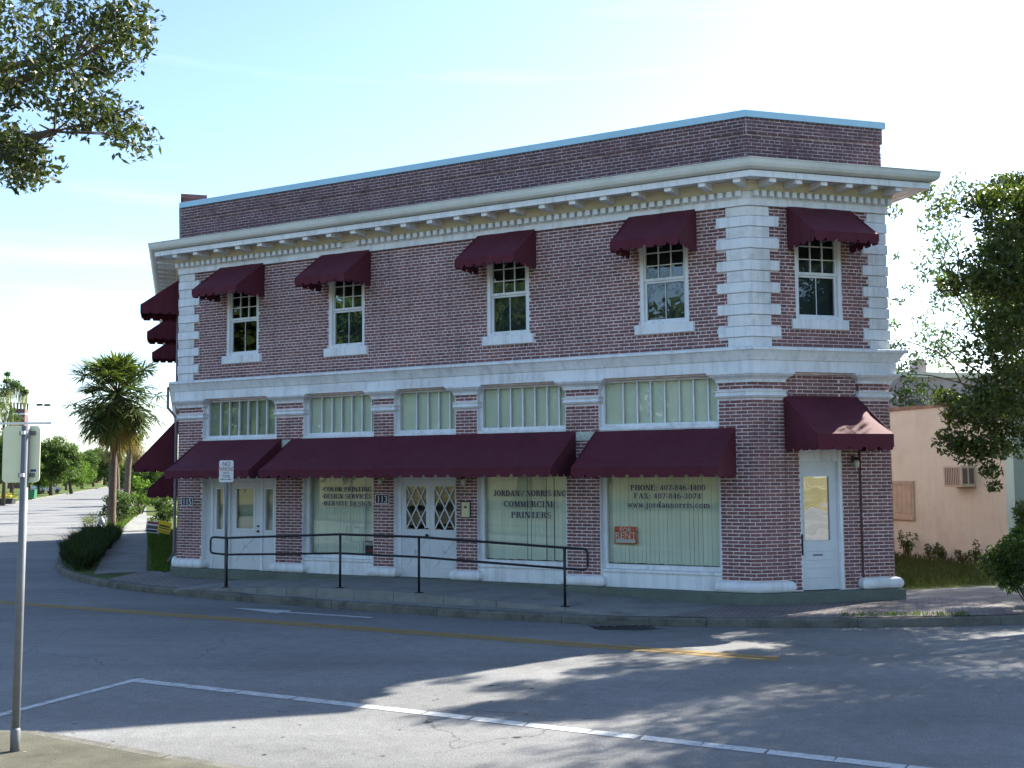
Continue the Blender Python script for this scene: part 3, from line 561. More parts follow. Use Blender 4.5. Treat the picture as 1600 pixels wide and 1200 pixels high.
# --- belt course, pier capitals, neckings and bases
belt = sweep([(-0.25, 4.40), (0.05, 4.40), (0.225, 4.372), (0.24, 4.36), (0.24, 4.318), (0.215, 4.305), (0.19, 4.27), (0.15, 4.20), (0.125, 4.145), (0.10, 4.135), (0.10, 3.935), (-0.25, 3.935)]).build('belt_course', 'trim', B)
serif_text('lettering', 'KISSIMMEE', 4.16, 5.30, 3.975, .11, 'relief', belt, FF, 0.102)
serif_text('lettering', 'VALLEY', 6.52, 7.45, 3.975, .11, 'relief', belt, FF, 0.102)
serif_text('lettering', 'GAZETTE', 8.86, 9.86, 3.975, .11, 'relief', belt, FF, 0.102)
CAPP = [(.0, 3.745), (.035, 3.75), (.04, 3.775), (.05, 3.80), (.085, 3.835), (.13, 3.862), (.15, 3.89), (.165, 3.895), (.165, 3.931), (.0, 3.931)]
NECK = [(.0, 3.465), (.03, 3.475), (.06, 3.51), (.035, 3.545), (.035, 3.58), (.065, 3.585), (.065, 3.60), (.0, 3.605)]
def bulge(h, r): return [(.0, .0)] + [(r * (0.25 + .75 * math.sin(math.pi * i / 8)), h * (1 - math.cos(math.pi * i / 8)) / 2) for i in range(0, 9)] + [(.0, h)]
BASE = [(o, z - .02) for o, z in bulge(0.205, .11)]
def band(name, plan, prof, m='trim'):
    """plan: open list of plan points (local) along the faces; profile carried round it and returned at both ends"""
    mb = MB(); n = len(plan); rings = []
    for i in range(n):
        p = Vector(plan[i]); d1 = (p - Vector(plan[i-1])).normalized() if i > 0 else None; d2 = (Vector(plan[i+1]) - p).normalized() if i < n-1 else None
        d1 = d1 or d2; d2 = d2 or d1; n1, n2 = Vector((d1.y, -d1.x)), Vector((d2.y, -d2.x)); mt = (n1 + n2) / (1 + n1.dot(n2))
        rings.append(mb.pts([(p.x + o * mt.x, p.y + o * mt.y, z) for o, z in prof]))
    k = len(prof)
    for i in range(n - 1):
        for j in range(k): j2 = (j+1) % k; mb.f.append((rings[i] + j, rings[i+1] + j, rings[i+1] + j2, rings[i] + j2))
    mb.f.append(tuple(rings[0] + j for j in range(k))); mb.f.append(tuple(rings[-1] + j for j in range(k - 1, -1, -1)))
    return mb.build(name, m, B)
def plan_of(pts, back=.12): return pts
piers_plan = []
for i, (a, b) in enumerate(PIERS):
    if i == 0: piers_plan.append([FS(.9, 0, 0)[:2], (0, 0), (b, 0), (b, .16)])
    elif i == 5: piers_plan.append([(a, .16), (a, 0), (L, 0), FR(.62, 0, 0)[:2], FR(.62, -.05, 0)[:2]])
    else: piers_plan.append([(a, .16), (a, 0), (b, 0), (b, .16)])
piers_plan.append([FR(2.20, -.05, 0)[:2], FR(2.20, 0, 0)[:2], A2, (A2[0] - .25 * Q, A2[1] + .25 * Q)])
for pl in piers_plan: band('capital', pl, CAPP); band('necking', pl, NECK); band('pier_base', pl, BASE)
sweep([(-.3, -.42), (.13, -.42), (.13, -.045), (.10, -.022), (-.3, -.022)]).build('plinth', 'plinth', B)
# --- upper windows
def upper_window(fr, c):
    a, b = c - WW/2, c + WW/2
    mb = MB(fr); mb.box(a, a+.075, -.16, -.02, WZ0, WZ1).box(b-.075, b, -.16, -.02, WZ0, WZ1).box(a+.075, b-.075, -.16, -.02, WZ0, WZ0+.06).box(a+.075, b-.075, -.16, -.02, WZ1-.07, WZ1)
    wn = mb.build('window', 'trim', B, bevel=0.004)
    MB(fr).box(c-.585, c+.585, -.10, .055, 4.735, 4.918).build('sill', 'trim', wn, bevel=.008)
    x0, x1 = a + .078, b - .078; zm = 5.755
    mb = MB(fr); mb.box(x0, x0+.035, -.12, -.05, zm, 6.568).box(x1-.035, x1, -.12, -.05, zm, 6.568).box(x0+.035, x1-.035, -.12, -.05, zm, zm+.05).box(x0+.035, x1-.035, -.12, -.05, 6.54, 6.568); mb.build('sash', 'trim', wn)
    mb = MB(fr); mb.box(x0, x0+.04, -.15, -.085, 4.982, zm-.002).box(x1-.04, x1, -.15, -.085, 4.982, zm-.002).box(x0+.04, x1-.04, -.15, -.085, 4.982, 5.02).box(x0+.04, x1-.04, -.15, -.085, zm-.04, zm-.002); mb.build('sash', 'trim', wn)
    gx = [x0+.035 + (x1-x0-.07) * i / 3 for i in range(4)]; gz = [zm+.05 + (6.54 - zm - .05) * i / 3 for i in range(4)]
    for i in (1, 2): MB(fr).box(gx[i]-.009, gx[i]+.009, -.103, -.062, gz[0], gz[3]).build('muntin', 'trim', wn)
    for j in (1, 2): MB(fr).box(gx[0], gx[3], -.101, -.064, gz[j]-.009, gz[j]+.009).build('muntin', 'trim', wn)
    for i in range(3):
        for j in range(3): MB(fr).box(gx[i]+.009, gx[i+1]-.009, -.094, -.089, gz[j]+.009, gz[j+1]-.009).build('pane', 'glass_dark', wn)
    MB(fr).box(x0+.04, x1-.04, -.122, -.117, 5.02, zm-.04).build('pane', 'glass_dark', wn)
    MB(fr).box(c-.006, c+.006, -.108, -.100, 5.02, zm-.04).build('muntin', 'trim', wn)
    MB(fr).box(a + .01, b - .01, -.24, -.22, WZ0, WZ1).build('shade', 'screen', wn)
for c in UW: upper_window(FF, c)
upper_window(FR, UWR)
# --- storefronts
def frame_rect(mb, s0, s1, z0, z1, w_, o0, o1):
    mb.box(s0, s0+w_, o0, o1, z0, z1).box(s1-w_, s1, o0, o1, z0, z1).box(s0+w_, s1-w_, o0, o1, z0, z0+w_).box(s0+w_, s1-w_, o0, o1, z1-w_, z1)
def transom(s0, s1, mul, dark=False):
    mb = MB(FF); frame_rect(mb, s0+.002, s1-.002, 3.0, 3.93, .07, -.24, -.13); mb.box(s0+.002, s0+.014, -.13, -.012, 2.96, 3.93); mb.box(s1-.014, s1-.002, -.13, -.012, 2.96, 3.93)
    t = mb.build('transom_window', 'trim', B)
    MB(FF).box(s0+.014, s1-.014, -.24, -.03, 2.95, 2.998).build('sill', 'trim', t)
    xs = [s0 + .072] + mul + [s1 - .072]
    for m_ in mul: MB(FF).box(m_-.014, m_+.014, -.215, -.15, 3.07, 3.86).build('mullion', 'trim', t)
    for i in range(len(xs) - 1): MB(FF).box(xs[i] + (.014 if i else 0), xs[i+1] - (.014 if i < len(xs)-2 else 0), -.185, -.18, 3.07, 3.86).build('pane', 'glass', t)
    MB(FF).box(s0+.03, s1-.03, -.262, -.25, 3.02, 3.9).build('blind', 'blind_dark' if dark else 'blind', t)
k = .04
transom(PIERS[0][1], PIERS[1][0], [x + k for x in (1.149, 1.428, 1.724, 1.997, 2.268, 2.555, 2.82)], True)
transom(PIERS[1][1], PIERS[2][0], [x + k for x in (4.143, 4.428, 4.693, 4.972, 5.248, 5.504)])
transom(PIERS[2][1], PIERS[3][0], [x + k for x in (6.667, 6.958, 7.229, 7.5)])
transom(PIERS[3][1], PIERS[4][0], [x + k for x in (8.663, 8.945, 9.225, 9.501, 9.773, 10.043)])
transom(PIERS[4][1], PIERS[5][0], [x + k for x in (11.413, 11.703, 11.977, 12.26, 12.553, 12.828, 13.113)])
for i in range(5): MB(FF).box(PIERS[i][1]+.002, PIERS[i+1][0]-.002, -.20, -.05, 2.80, 2.948).build('transom_bar', 'trim', B)
for s_ in (3.30, 10.72): MB(FF).box(s_ - .22, s_ + .22, .004, .02, 2.76, 2.93).build('name_board', 'plaque2', B)
def shop_window(s0, s1, lines, mull=None):
    mb = MB(FF); frame_rect(mb, s0+.002, s1-.002, .32, 2.80, .085, -.26, -.15); mb.box(s0+.002, s0+.014, -.15, -.012, .0, 2.80); mb.box(s1-.014, s1-.002, -.15, -.012, .0, 2.80)
    wn = mb.build('shop_window', 'trim', B)
    MB(FF).box(s0+.014, s1-.014, -.24, -.035, .262, .318).build('sill', 'trim', wn, bevel=.006)
    MB(FF).box(s0+.014, s1-.014, -.30, -.07, -.02, .260).build('bulkhead', 'trim', wn)
    MB(FF).box(s0+.087, s1-.087, -.206, -.198, .405, 2.715).build('pane', 'glass', wn)
    if mull: MB(FF).box(mull-.02, mull+.02, -.26, -.208, .405, 2.715).build('mullion', 'trim', wn)
    x = s0 + .03; mb = MB(FF); r = random.Random(int(s0 * 10))
    while x < s1 - .05:
        sk = r.choice([0, 0, 0, .012, .02]) if s0 > 8 and s0 < 9 else r.uniform(0, .006)
        mb.box(x, x + .085 - sk, -.335 - r.uniform(0, .012), -.328, .408 + r.uniform(0, .012), 2.72); x += .087
    stuff(mb.build('vertical_blind', 'blind', wn))
    for body, a, b, z, h_ in lines:
        serif_text('lettering', body, a + .03, b + .03, z - h_/2, h_, 'inkshadow', wn, FF, -.1965, dx=.006, dz=-.006); serif_text('lettering', body, a + .03, b + .03, z - h_/2, h_, 'ink', wn, FF, -.194)
    return wn
shop_window(PIERS[1][1], PIERS[2][0], [('*COLOR PRINTING', 4.15, 5.50, 1.82, .10), ('*DESIGN SERVICES', 4.15, 5.50, 1.665, .10), ('*WEBSITE DESIGN', 4.15, 5.50, 1.51, .10)], 5.32)
shop_window(PIERS[3][1], PIERS[4][0], [('JORDAN / NORRIS INC.', 8.53, 10.20, 1.74, .115), ('COMMERCIAL', 8.76, 9.93, 1.525, .12), ('PRINTERS', 8.93, 9.85, 1.31, .12)])
shop_window(PIERS[4][1], PIERS[5][0], [('PHONE: 407-846-1400', 11.53, 13.03, 1.85, .10), ('FAX: 407-846-3074', 11.60, 12.94, 1.695, .10), ('www.jordannorris.com', 11.46, 13.11, 1.535, .115)])
# door 115 with side lights
def wall_fill(fr, s0, s1, z0, z1, holes, o0, o1, name, m, parent):
    mb = MB(fr); wall_cells(mb, s0, s1, z0, z1, holes, o0, o1); return mb.build(name, m, parent)
s0, s1 = PIERS[0][1], PIERS[1][0]
h3 = [(1.12, 1.32, .89, 1.82), (2.60, 2.82, .89, 1.82), (1.53, 2.49, -.02, 1.97)]
scr = wall_fill(FF, s0+.002, s1-.002, -.02, 2.80, h3, -.26, -.15, 'door_screen', 'doorpaint', B)
mb = MB(FF); 
for a in (.98, 1.43, 2.50, 2.92): mb.box(a - .035, a + .035, -.15, -.125, -.02, 2.05)
mb.box(s0+.014, s1-.014, -.15, -.12, 2.05, 2.13); mb.build('moulding', 'trim', scr)
mb = MB(FF); mb.box(s0+.002, s0+.014, -.15, -.012, -.02, 2.8); mb.build('reveal_board', 'trim', scr)
for a, b, z0, z1 in h3[:2]:
    MB(FF).box(a, b, -.20, -.195, z0, z1).build('pane', 'glass', scr)
    mb = MB(FF); frame_rect(mb, a-.03, b+.03, z0-.03, z1+.03, .03, -.15, -.135); mb.build('moulding', 'trim', scr)
d = wall_fill(FF, 1.532, 2.488, -.015, 1.966, [(1.70, 2.22, .92, 1.83)], -.23, -.185, 'door', 'doorpaint', B)
MB(FF).box(1.70, 2.22, -.21, -.205, .92, 1.83).build('pane', 'glass', d)
mb = MB(FF); frame_rect(mb, 1.665, 2.255, .885, 1.865, .035, -.185, -.17); mb.build('moulding', 'trim', d)
mb = MB(FF)
for (x0, z0, x1, z1) in ((1.68, .15, 1.97, .55), (2.26, .15, 1.97, .55), (1.68, .75, 1.97, .5), (2.26, .75, 1.97, .5)):
    mb.prism([(x0-.02, z0), (x0+.02, z0), (x1+.02, z1), (x1-.02, z1)], -.186, -.172, 1)
mb.build('moulding', 'doorpaint', d)
MB(FF).lathe((0, 0, 0), [(.03, 0), (.03, .01)], 8) if False else None
def knob(fr, s, z, o, parent, r=.028):
    t = MB(fr); n = 10
    for rr, oo in ((r*.5, 0), (r*.5, .03), (r, .04), (r, .06), (r*.5, .07)): t.pts([(s + rr*math.cos(2*math.pi*j/n), o + oo, z + rr*math.sin(2*math.pi*j/n)) for j in range(n)])
    for i in range(4):
        for j in range(n): j2 = (j+1) % n; t.f.append((i*n+j, i*n+j2, (i+1)*n+j2, (i+1)*n+j))
    t.f.append(tuple(range(4*n, 5*n))); return t.build('handle', 'black', parent)
knob(FF, 2.38, .86, -.187, d); knob(FF, 2.38, .98, -.187, d, .022)
MB(FF).box(s0, s1, -.34, -.30, 0, 2.8).build('curtain_dark_panel', 'blind_dark', scr)
# double door 113
s0, s1 = PIERS[2][1], PIERS[3][0]
fr_ = wall_fill(FF, s0+.002, s1-.002, -.02, 2.80, [(6.32, 7.74, -.03, 2.03)], -.26, -.15, 'door_frame', 'trim', B)
mb = MB(FF); mb.box(s0+.002, s0+.014, -.15, -.012, -.02, 2.8); mb.build('reveal_board', 'trim', fr_)
for a, b, g0, g1 in ((6.322, 7.028, 6.43, 6.93), (7.032, 7.738, 7.14, 7.64)):
    z0, z1 = .98, 1.88
    d = wall_fill(FF, a, b, -.015, 2.028, [(g0, g1, z0, z1)], -.225, -.18, 'door', 'doorpaint', B)
    MB(FF).box(g0, g1, -.206, -.201, z0, z1).build('pane', 'glass_dark', d)
    mb = MB(FF); gc, gm = (g0+g1)/2, (z0+z1)/2
    def strip(x0, z0_, x1, z1_, w_=.02, o0=-.2, o1=-.178):
        dx, dz = x1-x0, z1_-z0_; ln = math.hypot(dx, dz); nx, nz = -dz/ln*w_/2, dx/ln*w_/2
        mb.prism([(x0+nx, z0_+nz), (x1+nx, z1_+nz), (x1-nx, z1_-nz), (x0-nx, z0_-nz)], o0, o1, 1)
    for q in ((g0, z0, g1, z1), (g0, z1, g1, z0), (gc, z0, g0, gm), (gc, z0, g1, gm), (gc, z1, g0, gm), (gc, z1, g1, gm)): strip(*q)
    mb.build('lattice', 'trim', d)
    mb = MB(FF)
    for q in ((g0, .22, g1, .82), (g0, .82, g1, .22)): strip(*q, .055, -.182, -.165)
    strip(g0, .2, g1, .2, .03, -.182, -.168); strip(g0, .84, g1, .84, .03, -.182, -.168); mb.build('moulding', 'doorpaint', d)
    if a < 6.5: knob(FF, 6.975, .86, -.182, d, .032); knob(FF, 6.975, 1.0, -.182, d, .02)
MB(FF).box(s0, s1, -.62, -.58, 0, 2.8).build('curtain_dark_panel', 'dark', fr_)  # near-black panel stands in for the dark room behind the double door
# right-hand door
fr_ = wall_fill(FR, RD0+.002, RD1-.002, -.02, 2.53, [(.985, 1.755, -.03, 2.315)], -.24, -.10, 'door_frame', 'trim', B)
mb = MB(FR); mb.box(RD0+.004, RD1-.004, -.10, -.085, 2.33, 2.36).box(1.765, RD1-.004, -.10, -.075, -.02, 2.53); mb.build('moulding', 'trim', fr_)
d = wall_fill(FR, .987, 1.753, -.01, 2.312, [(1.07, 1.59, .88, 2.04)], -.19, -.145, 'door', 'doorpaint', B)
MB(FR).box(1.07, 1.59, -.17, -.165, .88, 2.04).build('pane', glass_mat('mirror_film_glass', (0.3, 0.32, 0.3), 1.6, 0.45, 0.25), d)
mb = MB(FR); frame_rect(mb, 1.05, 1.61, .86, 2.06, .02, -.146, -.135); mb.build('moulding', 'doorpaint', d)
for z in (.20, .38, .52, .68): MB(FR).box(1.07, 1.59, -.146, -.134, z, z + .014 + .1 * (z in (.20, .52))).build('panel', 'doorpaint', d, bevel=.004)
MB(FR).box(1.22, 1.42, -.146, -.128, .60, .63).build('mail_slot', 'galv', d)
MB(FR).box(.965, .985, -.10, -.06, .62, 1.0).build('handle', 'black', d)
MB(FR).box(RD0, RD1, -.55, -.5, 0, 2.5).build('curtain_dark_panel', 'dark', fr_)  # near-black panel in place of the unlit room behind this door
# downpipe on the left side and the chimney behind the parapet
MB(FS).tube([(1.5, .06, 7.3), (1.5, .06, 4.5), (1.5, .27, 4.35), (1.5, .27, 3.85), (1.5, .06, 3.6), (1.5, .06, .25), (1.5, .2, .02)], .036, 8).build('downpipe', mat('mauve_pipe', (.24, .20, .22), .6), B)
mb = MB(FS); mb.box(3.9, 4.6, -.60, .0, 7.7, 9.80); ch = mb.build('chimney', 'brick_par', B); MB(FS).box(3.85, 4.65, -.65, .05, 9.80, 9.92).build('cap', 'brick_par', ch)
# --- awnings: things of their own hung on the walls
def sub(fr, o): ov = Vector(o); return lambda a, b, c: tuple(Vector(fr(a, b, c)) - ov)
def on_wall(fr, name, label, cat, s, off, z, group=None):
    o = fr(s, off, z); r = empty(name, BW(o), B_RZ); tag(r, label, cat, group); return r, sub(fr, o)
def awning(fr, s0, s1, zt, zv, zh, proj, label, tab=.27, group=None):
    r, f = on_wall(fr, 'awning', label, 'awning', (s0+s1)/2, 0, zh, group)
    th = .006; rr = random.Random(int(s0*100+zt*7)); n = max(4, int((s1-s0)/.35)); mb = MB(f); top = []
    rows = 6; grid = []
    for j in range(rows + 1):
        v = j / rows; row = []
        for i in range(n + 1):
            u = i / n; sag = -.022 * math.sin(math.pi * v) * (1 + .8 * math.cos(2 * math.pi * u * n / 2)) + rr.uniform(-.002, .002)
            row.append((s0 + (s1-s0)*u, .02 + (proj-.02)*v, zt + (zv-zt)*v + sag))
        grid.append(row)
    for dz in (0, -th):
        k = mb.pts([(a, b, c + dz) for row in grid for a, b, c in row])
        for j in range(rows):
            for i in range(n): q = k + j*(n+1) + i; mb.f.append((q, q+1, q+n+2, q+n+1))
    mb.build('canopy', 'awning', r, recalc=False, smooth=True)
    mb = MB(f)
    for i in range(1, max(2, int((s1-s0)/.9))):
        s_ = s0 + (s1-s0) * i / max(2, int((s1-s0)/.9)); u_ = (s_-s0)/(s1-s0)
        sag = lambda v: -.022 * math.sin(math.pi*v) * (1 + .8*math.cos(2*math.pi*u_*n/2))
        for j in range(rows): mb.face([(s_ + d_, .02 + (proj-.02)*v, zt + (zv-zt)*v + sag(v) + .005) for d_, v in ((-.011, j/rows), (.011, j/rows), (.011, (j+1)/rows), (-.011, (j+1)/rows))])
    mb.build('seam', 'awning', r, recalc=False)
    def scallop(pa, pb):
        """valance between two (s,off) points with notched lower edge"""
        ln = math.hypot(pb[0]-pa[0], pb[1]-pa[1]); nt_ = max(1, round(ln / tab)); mb = MB(f); e = .004
        dx, dy = (pb[0]-pa[0])/ln, (pb[1]-pa[1])/ln; nx, ny = -dy*e, dx*e
        prof = []
        for i in range(nt_):
            a = i * ln / nt_; wdt = ln / nt_
            prof += [(a + wdt*.10, 0.045), (a + wdt*.13, .012), (a + wdt*.2, .0), (a + wdt*.8, .0), (a + wdt*.87, .012), (a + wdt*.90, .045), (a + wdt, .055)]
        prof = [(0, .05)] + prof
        for i in range(len(prof) - 1):
            (t0, h0), (t1, h1) = prof[i], prof[i+1]
            for sg in (1, -1):
                mb.face([(pa[0]+dx*t0+nx*sg, pa[1]+dy*t0+ny*sg, zh+h0), (pa[0]+dx*t1+nx*sg, pa[1]+dy*t1+ny*sg, zh+h1), (pa[0]+dx*t1+nx*sg, pa[1]+dy*t1+ny*sg, zv), (pa[0]+dx*t0+nx*sg, pa[1]+dy*t0+ny*sg, zv)])
        mb.build('valance', 'awning', r, recalc=False)
    scallop((s0, proj), (s1, proj)); scallop((s0, .02), (s0, proj)); scallop((s1, .02), (s1, proj))
    for s in (s0, s1): MB(f).prism([(.02, zt - .008), (proj, zv - .008), (proj, zv - .002 - .02), (.02, zv - .02)], s - .003, s + .003, 0).build('side_panel', 'awning', r)
    mb = MB(f); mb.tube([(s0+.02, .03, zt-.03), (s1-.02, .03, zt-.03)], .012, 6); mb.tube([(s0+.02, proj-.02, zv-.02), (s1-.02, proj-.02, zv-.02)], .012, 6)
    for s in (s0+.02, (s0+s1)/2, s1-.02): mb.tube([(s, .03, zv-.02), (s, proj-.02, zv-.02)], .011, 6); mb.tube([(s, .03, zt-.06), (s, proj-.03, zv-.06)], .010, 6)
    mb.build('frame', 'galv', r)
    return r
for c, lb in zip(UW, ('maroon canvas awning over the upper window nearest the left corner', 'maroon canvas awning over the second upper window from the left', 'maroon canvas awning over the upper window above the GAZETTE lettering', 'maroon canvas awning over the upper front window beside the white quoins')):
    awning(FF, c-.67, c+.67, 7.05, 6.38, 6.20, .95, lb, .22, 'upper window awnings')
awning(FR, .78, 2.08, 7.03, 6.36, 6.18, .95, 'maroon canvas awning over the upper window of the narrow corner face', .22, 'upper window awnings')
awning(FF, .69, 3.19, 2.955, 2.25, 2.07, 1.1, 'maroon awning over the door numbered 115 at the left end', .28, 'ground floor awnings')
awning(FF, 3.47, 10.52, 2.945, 2.25, 2.07, 1.1, 'long maroon awning across the double door and two shop windows', .28, 'ground floor awnings')
awning(FF, 10.93, 13.71, 2.93, 2.24, 2.05, 1.1, 'maroon awning over the shop window with phone numbers', .28, 'ground floor awnings')
awning(FR, .63, 2.14, 3.50, 2.78, 2.50, 1.1, 'maroon awning over the right-hand door, its right corner sunlit', .30, 'ground floor awnings')
for t, lb in ((.95, 'nearest maroon window awning high on the left side wall'), (6.4, 'middle maroon window awning high on the left side wall'), (12.2, 'farthest maroon window awning high on the left side wall')): awning(FS, t, t+1.35, 7.05, 6.38, 6.15, .95, lb, .22, 'side wall awnings')
awning(FS, 1.6, 3.9, 3.6, 2.45, 2.25, 1.05, 'tall maroon awning low on the left side wall near the corner', .28, 'side wall awnings')
awning(FS, 10.0, 12.4, 2.6, 1.75, 1.45, .95, 'farther maroon awning low on the left side wall', .28, 'side wall awnings')
# --- small things on the walls
def number_plate(s, z, txt, label):
    r, f = on_wall(FF, 'number_plate', label, 'number plate', s, 0, z)
    MB(f).box(s-.18, s+.18, .003, .018, z-.10, z+.10).build('plate', 'ink', r)
    mb = MB(f); frame_rect(mb, s-.18, s+.18, z-.10, z+.10, .013, .018, .024); mb.build('border', 'white', r)
    text_obj('digits', txt, .20, 'white', r, f, s, .020, z-.070, 'CENTER', .002, .95)
number_plate(.335, 1.53, '115', 'black plate with white house number 115 on the left brick pier')
number_plate(5.95, 1.615, '113', 'black plate with white house number 113 beside the double door')
r, f = on_wall(FF, 'plaque', 'small cream plaque in a dark frame right of the double door', 'plaque', 8.02, 0, 1.41)
MB(f).box(8.02-.115, 8.02+.115, .003, .02, 1.24, 1.58).build('frame', 'black', r); MB(f).box(8.02-.095, 8.02+.095, .02, .026, 1.26, 1.56).build('face', 'plaque', r); MB(f).box(8.02-.03, 8.02+.03, .026, .028, 1.44, 1.48).build('emblem', 'ink', r)
def sconce(fr, s, z, label):
    r, f = on_wall(fr, 'wall_lamp', label, 'wall lamp', s, 0, z); o = -.06 if fr is FR else 0
    MB(f).box(s-.03, s+.03, o+.002, o+.02, z-.06, z+.06).build('backplate', 'black' if fr is FR else 'brass', r)
    MB(f).tube([(s, o+.02, z+.02), (s, o+.09, z+.05), (s, o+.12, z-.01)], .01, 6).build('arm', 'brass', r)
    t = MB(); c = f(s, o+.12, z-.10); t.lathe(c, [(.03, -.06), (.045, -.05), (.055, .04), (.02, .085)], 8); t.build('lamp_glass', 'lampglass', r)
    t = MB(); t.lathe(f(s, o+.12, z-.02), [(.065, 0), (.05, .02), (.012, .05)], 8); t.build('lamp_cap', 'black', r)
sconce(FF, 5.97, 2.08, 'small brass wall lamp above the number 113'); sconce(FF, 8.03, 2.06, 'small brass wall lamp above the cream plaque'); sconce(FR, 2.06, 2.36, 'dark lantern on the brick right of the corner door')
r, f = on_wall(FF, 'for_rent_sign', 'red FOR RENT card inside the right shop window', 'sign', 11.42, -.22, .78)
MB(f).box(11.2, 11.655, -.235, -.229, .78, 1.11).build('card', 'red', r); mb = MB(f); mb.box(11.225, 11.63, -.229, -.226, .80, .87); mb.build('blank_strip', 'white', r)
text_obj('lettering', 'FOR', .13, 'white', r, f, 11.43, -.227, 1.0, 'CENTER', .001, 1.0); text_obj('lettering', 'RENT', .185, 'white', r, f, 11.43, -.227, .875, 'CENTER', .001, .95)
r, f = on_wall(FF, 'closed_sign', 'black CLOSED sign at the foot of the left shop window', 'sign', 5.45, -.23, .41)
MB(f).box(5.27, 5.64, -.24, -.225, .41, .70).build('board', 'black', r); MB(f).box(5.30, 5.61, -.225, -.222, .61, .68).build('header', 'white', r); text_obj('lettering', 'CLOSED', .075, 'ink', r, f, 5.455, -.2215, .62, 'CENTER', .001, .9)
MB(f).box(5.36, 5.55, -.225, -.222, .48, .52).build('red_line', 'sign_red', r)
#%%
# ------------------------------------------------------------------ ground, road, pavements
def poly_sheet(name, pts, z, m, thick=0.0):
    from mathutils.geometry import tessellate_polygon
    v = [Vector((p[0], p[1], 0)) for p in pts]; tr = tessellate_polygon([v])
    mb = MB(); mb.pts([(p[0], p[1], z) for p in pts]); mb.f += [tuple(t) for t in tr]
    o = mb.build(name, m, None, recalc=False)
    me = o.data; me.update()
    if sum(p.normal.z for p in me.polygons) < 0: me.flip_normals()
    return struct(o)
def along(p, d, t): return (p[0] + d[0] * t, p[1] + d[1] * t)
DF, DR, DS = (.87719, -.48014), (.95978, .28076), (-.28076, .95978)
def FW(s, o, z=0): p = BW(FF(s, o, z)); return p
KERB = [along((8.28, 18.55), DR, 90), along((8.28, 18.55), DR, 30), along((8.28, 18.55), DR, 12), along((8.28, 18.55), DR, 5), (8.28, 18.55), (6.11, 18.25), (4.49, 18.30), (3.07, 18.44), (2.05, 18.62), (1.03, 18.96), (-.58, 19.66),
        (-2.35, 20.70), (-3.92, 21.66), (-5.81, 22.92), (-7.37, 24.10), (-8.44, 25.0), (-9.59, 26.18), (-10.83, 27.86), (-12.10, 30.15), (-13.30, 33.0), (-14.45, 36.4),
        along((-14.45, 36.4), DS, 8), along((-14.45, 36.4), DS, 30), along((-14.45, 36.4), DS, 90), along((-14.45, 36.4), DS, 370)]
def smooth_path(P, it=2):
    for _ in range(it):
        Q_ = [P[0]]
        for a, b in zip(P[:-1], P[1:]): Q_ += [(a[0]*.75+b[0]*.25, a[1]*.75+b[1]*.25), (a[0]*.25+b[0]*.75, a[1]*.25+b[1]*.75)]
        P = Q_ + [P[-1]]
    return P
def offset_path(P, d):   # to the right of travel for d > 0
    out = []
    for i, p in enumerate(P):
        a, b = Vector(P[max(i-1, 0)]), Vector(P[min(i+1, len(P)-1)]); t = (b - a).normalized(); out.append((p[0] + t.y * d, p[1] - t.x * d))
    return out
KS = KERB[:4] + smooth_path(KERB[4:21], 2) + KERB[21:]
KI = offset_path(KS, .16)          # inner (building) side: travel goes right-to-left, the block lies to the right
LEFTK = [(-135.5, 396.0), (-46.0, 101.7), (-33.8, 61.5), (-36.5, 57.5), (-60, 56), (-180, 78)]
NEARK = [(-180, 40), (-60, 10.5), (-14, 10.2), (-6.2, 10.75), (-5.0, 10.86), (-4.46, 10.76), (-3.03, 9.87), along((-3.03, 9.87), DF, 20), along((-3.03, 9.87), DF, 130)]
struct(MB().face([(-1500, -1500, -.44), (1500, -1500, -.44), (1500, 1800, -.44), (-1500, 1800, -.44)]).build('ground', 'ground', None, recalc=False))
poly_sheet('road', KS + LEFTK + NEARK, ZR, 'asphalt')
poly_sheet('lawn', KI + [(100, 396)], -.235, 'lawn')
poly_sheet('lawn', [(x - .16 if i < 3 else x, y + (.16 if i >= 3 else 0)) for i, (x, y) in enumerate(LEFTK)] + [(-400, 120), (-400, 396)], -.235, 'lawn')
NS = [(-60, 10.35), (-14, 10.05), (-6.2, 10.6), (-5.0, 10.71), (-4.53, 10.62), (-3.11, 9.74), along((-3.11, 9.74), DF, 20), (16, -5), (-60, -5)]
poly_sheet('pavement', NS, -.222, 'conc_tan')
